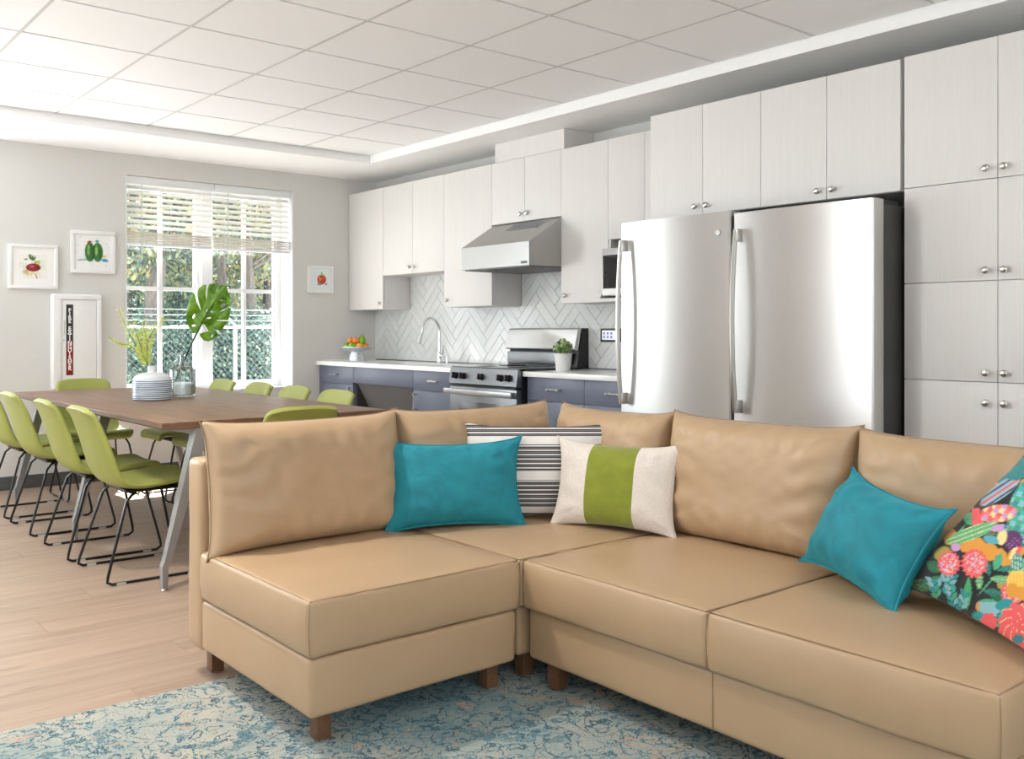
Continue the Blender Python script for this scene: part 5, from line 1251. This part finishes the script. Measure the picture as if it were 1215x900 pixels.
def tree(px, Y, r, lean, mat, seed, lab, crown, cols):
    rng = random.Random(seed); b = win_pt(px, 392, Y); b.z = ZG
    T = thing('tree', lab, 'tree', b, group='woodland trees outside the window')
    H = 9.0; pts = [(lean * k / 8 * 1.2 + rng.uniform(-.05, .05), rng.uniform(-.05, .05), H * k / 8) for k in range(9)]
    MB().tube(catmull(pts, 3), [r * .5 * (1 - .5 * i / 24) for i in range(25)], 10).build('trunk', mat, T, world=False)
    m = MB()
    for k in range(7):
        z = rng.uniform(2.6, 7.5); a_ = rng.uniform(0, 6.28); l_ = rng.uniform(1, 2.4)
        m.tube([(lean * z / H * 1.2, 0, z), (lean * z / H * 1.2 + math.cos(a_) * l_ * .5, math.sin(a_) * l_ * .5, z + .35), (lean * z / H + math.cos(a_) * l_, math.sin(a_) * l_, z + .9)], [r * .16, r * .1, r * .04], 6)
    m.build('branches', mat, T, world=False)
    cen = [((rng.uniform(-1.8, 1.8), rng.uniform(-1.2, 1.2), rng.uniform(*crown)), (rng.uniform(.6, 1.2), rng.uniform(.6, 1.1), rng.uniform(.4, .8))) for _ in range(12)]
    leafball('crown', MAT['wleaf'], T, cen, 18000 if Y > 25 else 12000, .17 if Y > 25 else .11, cols, rng, .62)
tree(172, 15.5, .34, .5, MAT['bark'], 1, 'thick grey leaning tree trunk seen through the left sash', (3.0, 6), YC)
tree(158, 19, .30, -.1, MAT['barkd'], 2, 'dark straight tree at the left edge of the window', (2.2, 6), YC)
tree(208, 21, .22, .1, MAT['barkd'], 3, 'slim dark tree in the right half of the left sash', (1.6, 5.5), YC)
tree(228, 24, .26, 0, MAT['barkd'], 4, 'dark tree just left of the window mullion', (1.8, 6), YC)
tree(262, 17, .2, .1, MAT['bark'], 5, 'slim grey tree just right of the window mullion', (2.8, 6), GC)
tree(282, 22, .34, .15, MAT['barkd'], 6, 'broad dark tree behind the right sash', (2.4, 6), GC)
tree(299, 16.5, .19, -.1, MAT['bark'], 7, 'pale grey tree right of the right sash muntin', (2.8, 6.2), YC)
tree(318, 20, .24, 0, MAT['barkd'], 8, 'dark tree at the right edge of the window', (1.8, 6), YC)
for i, (px, Y) in enumerate(((120, 26), (185, 28), (245, 29), (300, 28), (350, 26), (145, 33), (215, 34), (275, 35), (335, 33), (395, 31))):
    tree(px, Y, .25, 0, MAT['barkd'], 20 + i, 'leafy background tree deep in the woods outside the window', (.4, 6.5), YC)
for i, (px, Y, w, h) in enumerate(((140, 13.6, 1.1, .9), (172, 14.2, 1.2, .95), (200, 13.8, 1.2, 1.0), (232, 14.4, 1.1, .9), (258, 13.7, 1.1, .95), (288, 14.3, 1.2, 1.0), (318, 13.8, 1.2, .95), (345, 14.4, 1.2, 1.0), (160, 17.5, 1.6, 1.3), (215, 18, 1.7, 1.25), (268, 17.6, 1.7, 1.35), (322, 18.2, 1.7, 1.3), (120, 16, 1.5, 1.2), (375, 16, 1.5, 1.2))):
    b = win_pt(px, 392, Y); b.z = ZG; rng = random.Random(60 + i)
    T = thing('shrub', 'dense green shrub growing behind the chain-link fence', 'shrub', b, group='shrubs behind the chain-link fence')
    leafball('foliage', MAT['wleaf'], T, [((rng.uniform(-w * .6, w * .6), rng.uniform(-.4, .4), rng.uniform(.2, h * 1.7)), (w * .5, .5, h * .5)) for _ in range(9)], 8000, .06, [(76, 106, 100), (98, 130, 120), (134, 160, 146), (60, 88, 86), (170, 190, 170), (88, 122, 118)], rng, .55)
    MB().tube([(0, 0, 0), (.02, 0, h * .7)], .03, 6).build('stem', MAT['barkd'], T, world=False)
# chain-link fence with barbed-wire arms
t = NT('galvanised_fence'); t.col(s2l((150, 154, 153))); t.set(Roughness=.45, Metallic=.5); MAT['fence'] = t.m
FY = 12.6; fx0, fx1 = win_pt(120, 392, FY).x, win_pt(372, 392, FY).x; ztop = win_pt(279, 388, FY).z
T = thing('chain_link_fence', 'galvanised chain-link fence with barbed wire outside the window', 'fence', ((fx0 + fx1) / 2, FY, ZG))
MB().tube([(fx0, FY, ztop), (fx1, FY, ztop)], .022, 8).build('top_rail', MAT['fence'], T)
xp = win_pt(279, 392, FY).x
for k in (-1, 0, 1):
    x = xp + k * 2.4
    if x < fx0 or x > fx1: continue
    po = MB().tube([(x, FY, ZG), (x, FY, ztop + .03)], .03, 8).build('post', MAT['fence'], T)
    MB().tube([(x, FY, ztop + .02), (x - .16, FY + .16, ztop + .26)], .02, 8).build('barb_arm', MAT['fence'], po)
for k in range(3):
    z = ztop + .09 + k * .075; y = FY + .05 + k * .05; MB().tube([(fx0, y, z), (fx1, y, z)], .008, 5).build('barbed_wire', MAT['fence'], T)
m = MB(); cs_ = .085; hh = ztop - ZG; x = fx0 - hh
while x < fx1:
    for s_ in (-1, 1):
        a = (x, ZG) if s_ > 0 else (x + hh, ZG); b = (x + hh, ztop) if s_ > 0 else (x, ztop)
        if s_ > 0:
            if a[0] < fx0: a = (fx0, ZG + fx0 - x)
            if b[0] > fx1: b = (fx1, ZG + fx1 - x)
        else:
            if a[0] > fx1: a = (fx1, ZG + (x + hh - fx1))
            if b[0] < fx0: b = (fx0, ZG + (x + hh - fx0))
        if b[1] > a[1]: m.tube([(a[0], FY + .004 * s_, a[1]), (b[0], FY + .004 * s_, b[1])], .0014, 3, cap=False)
    x += cs_
w = m.build('wire_mesh', MAT['fence'], T, sm=False); w['kind'] = 'stuff'
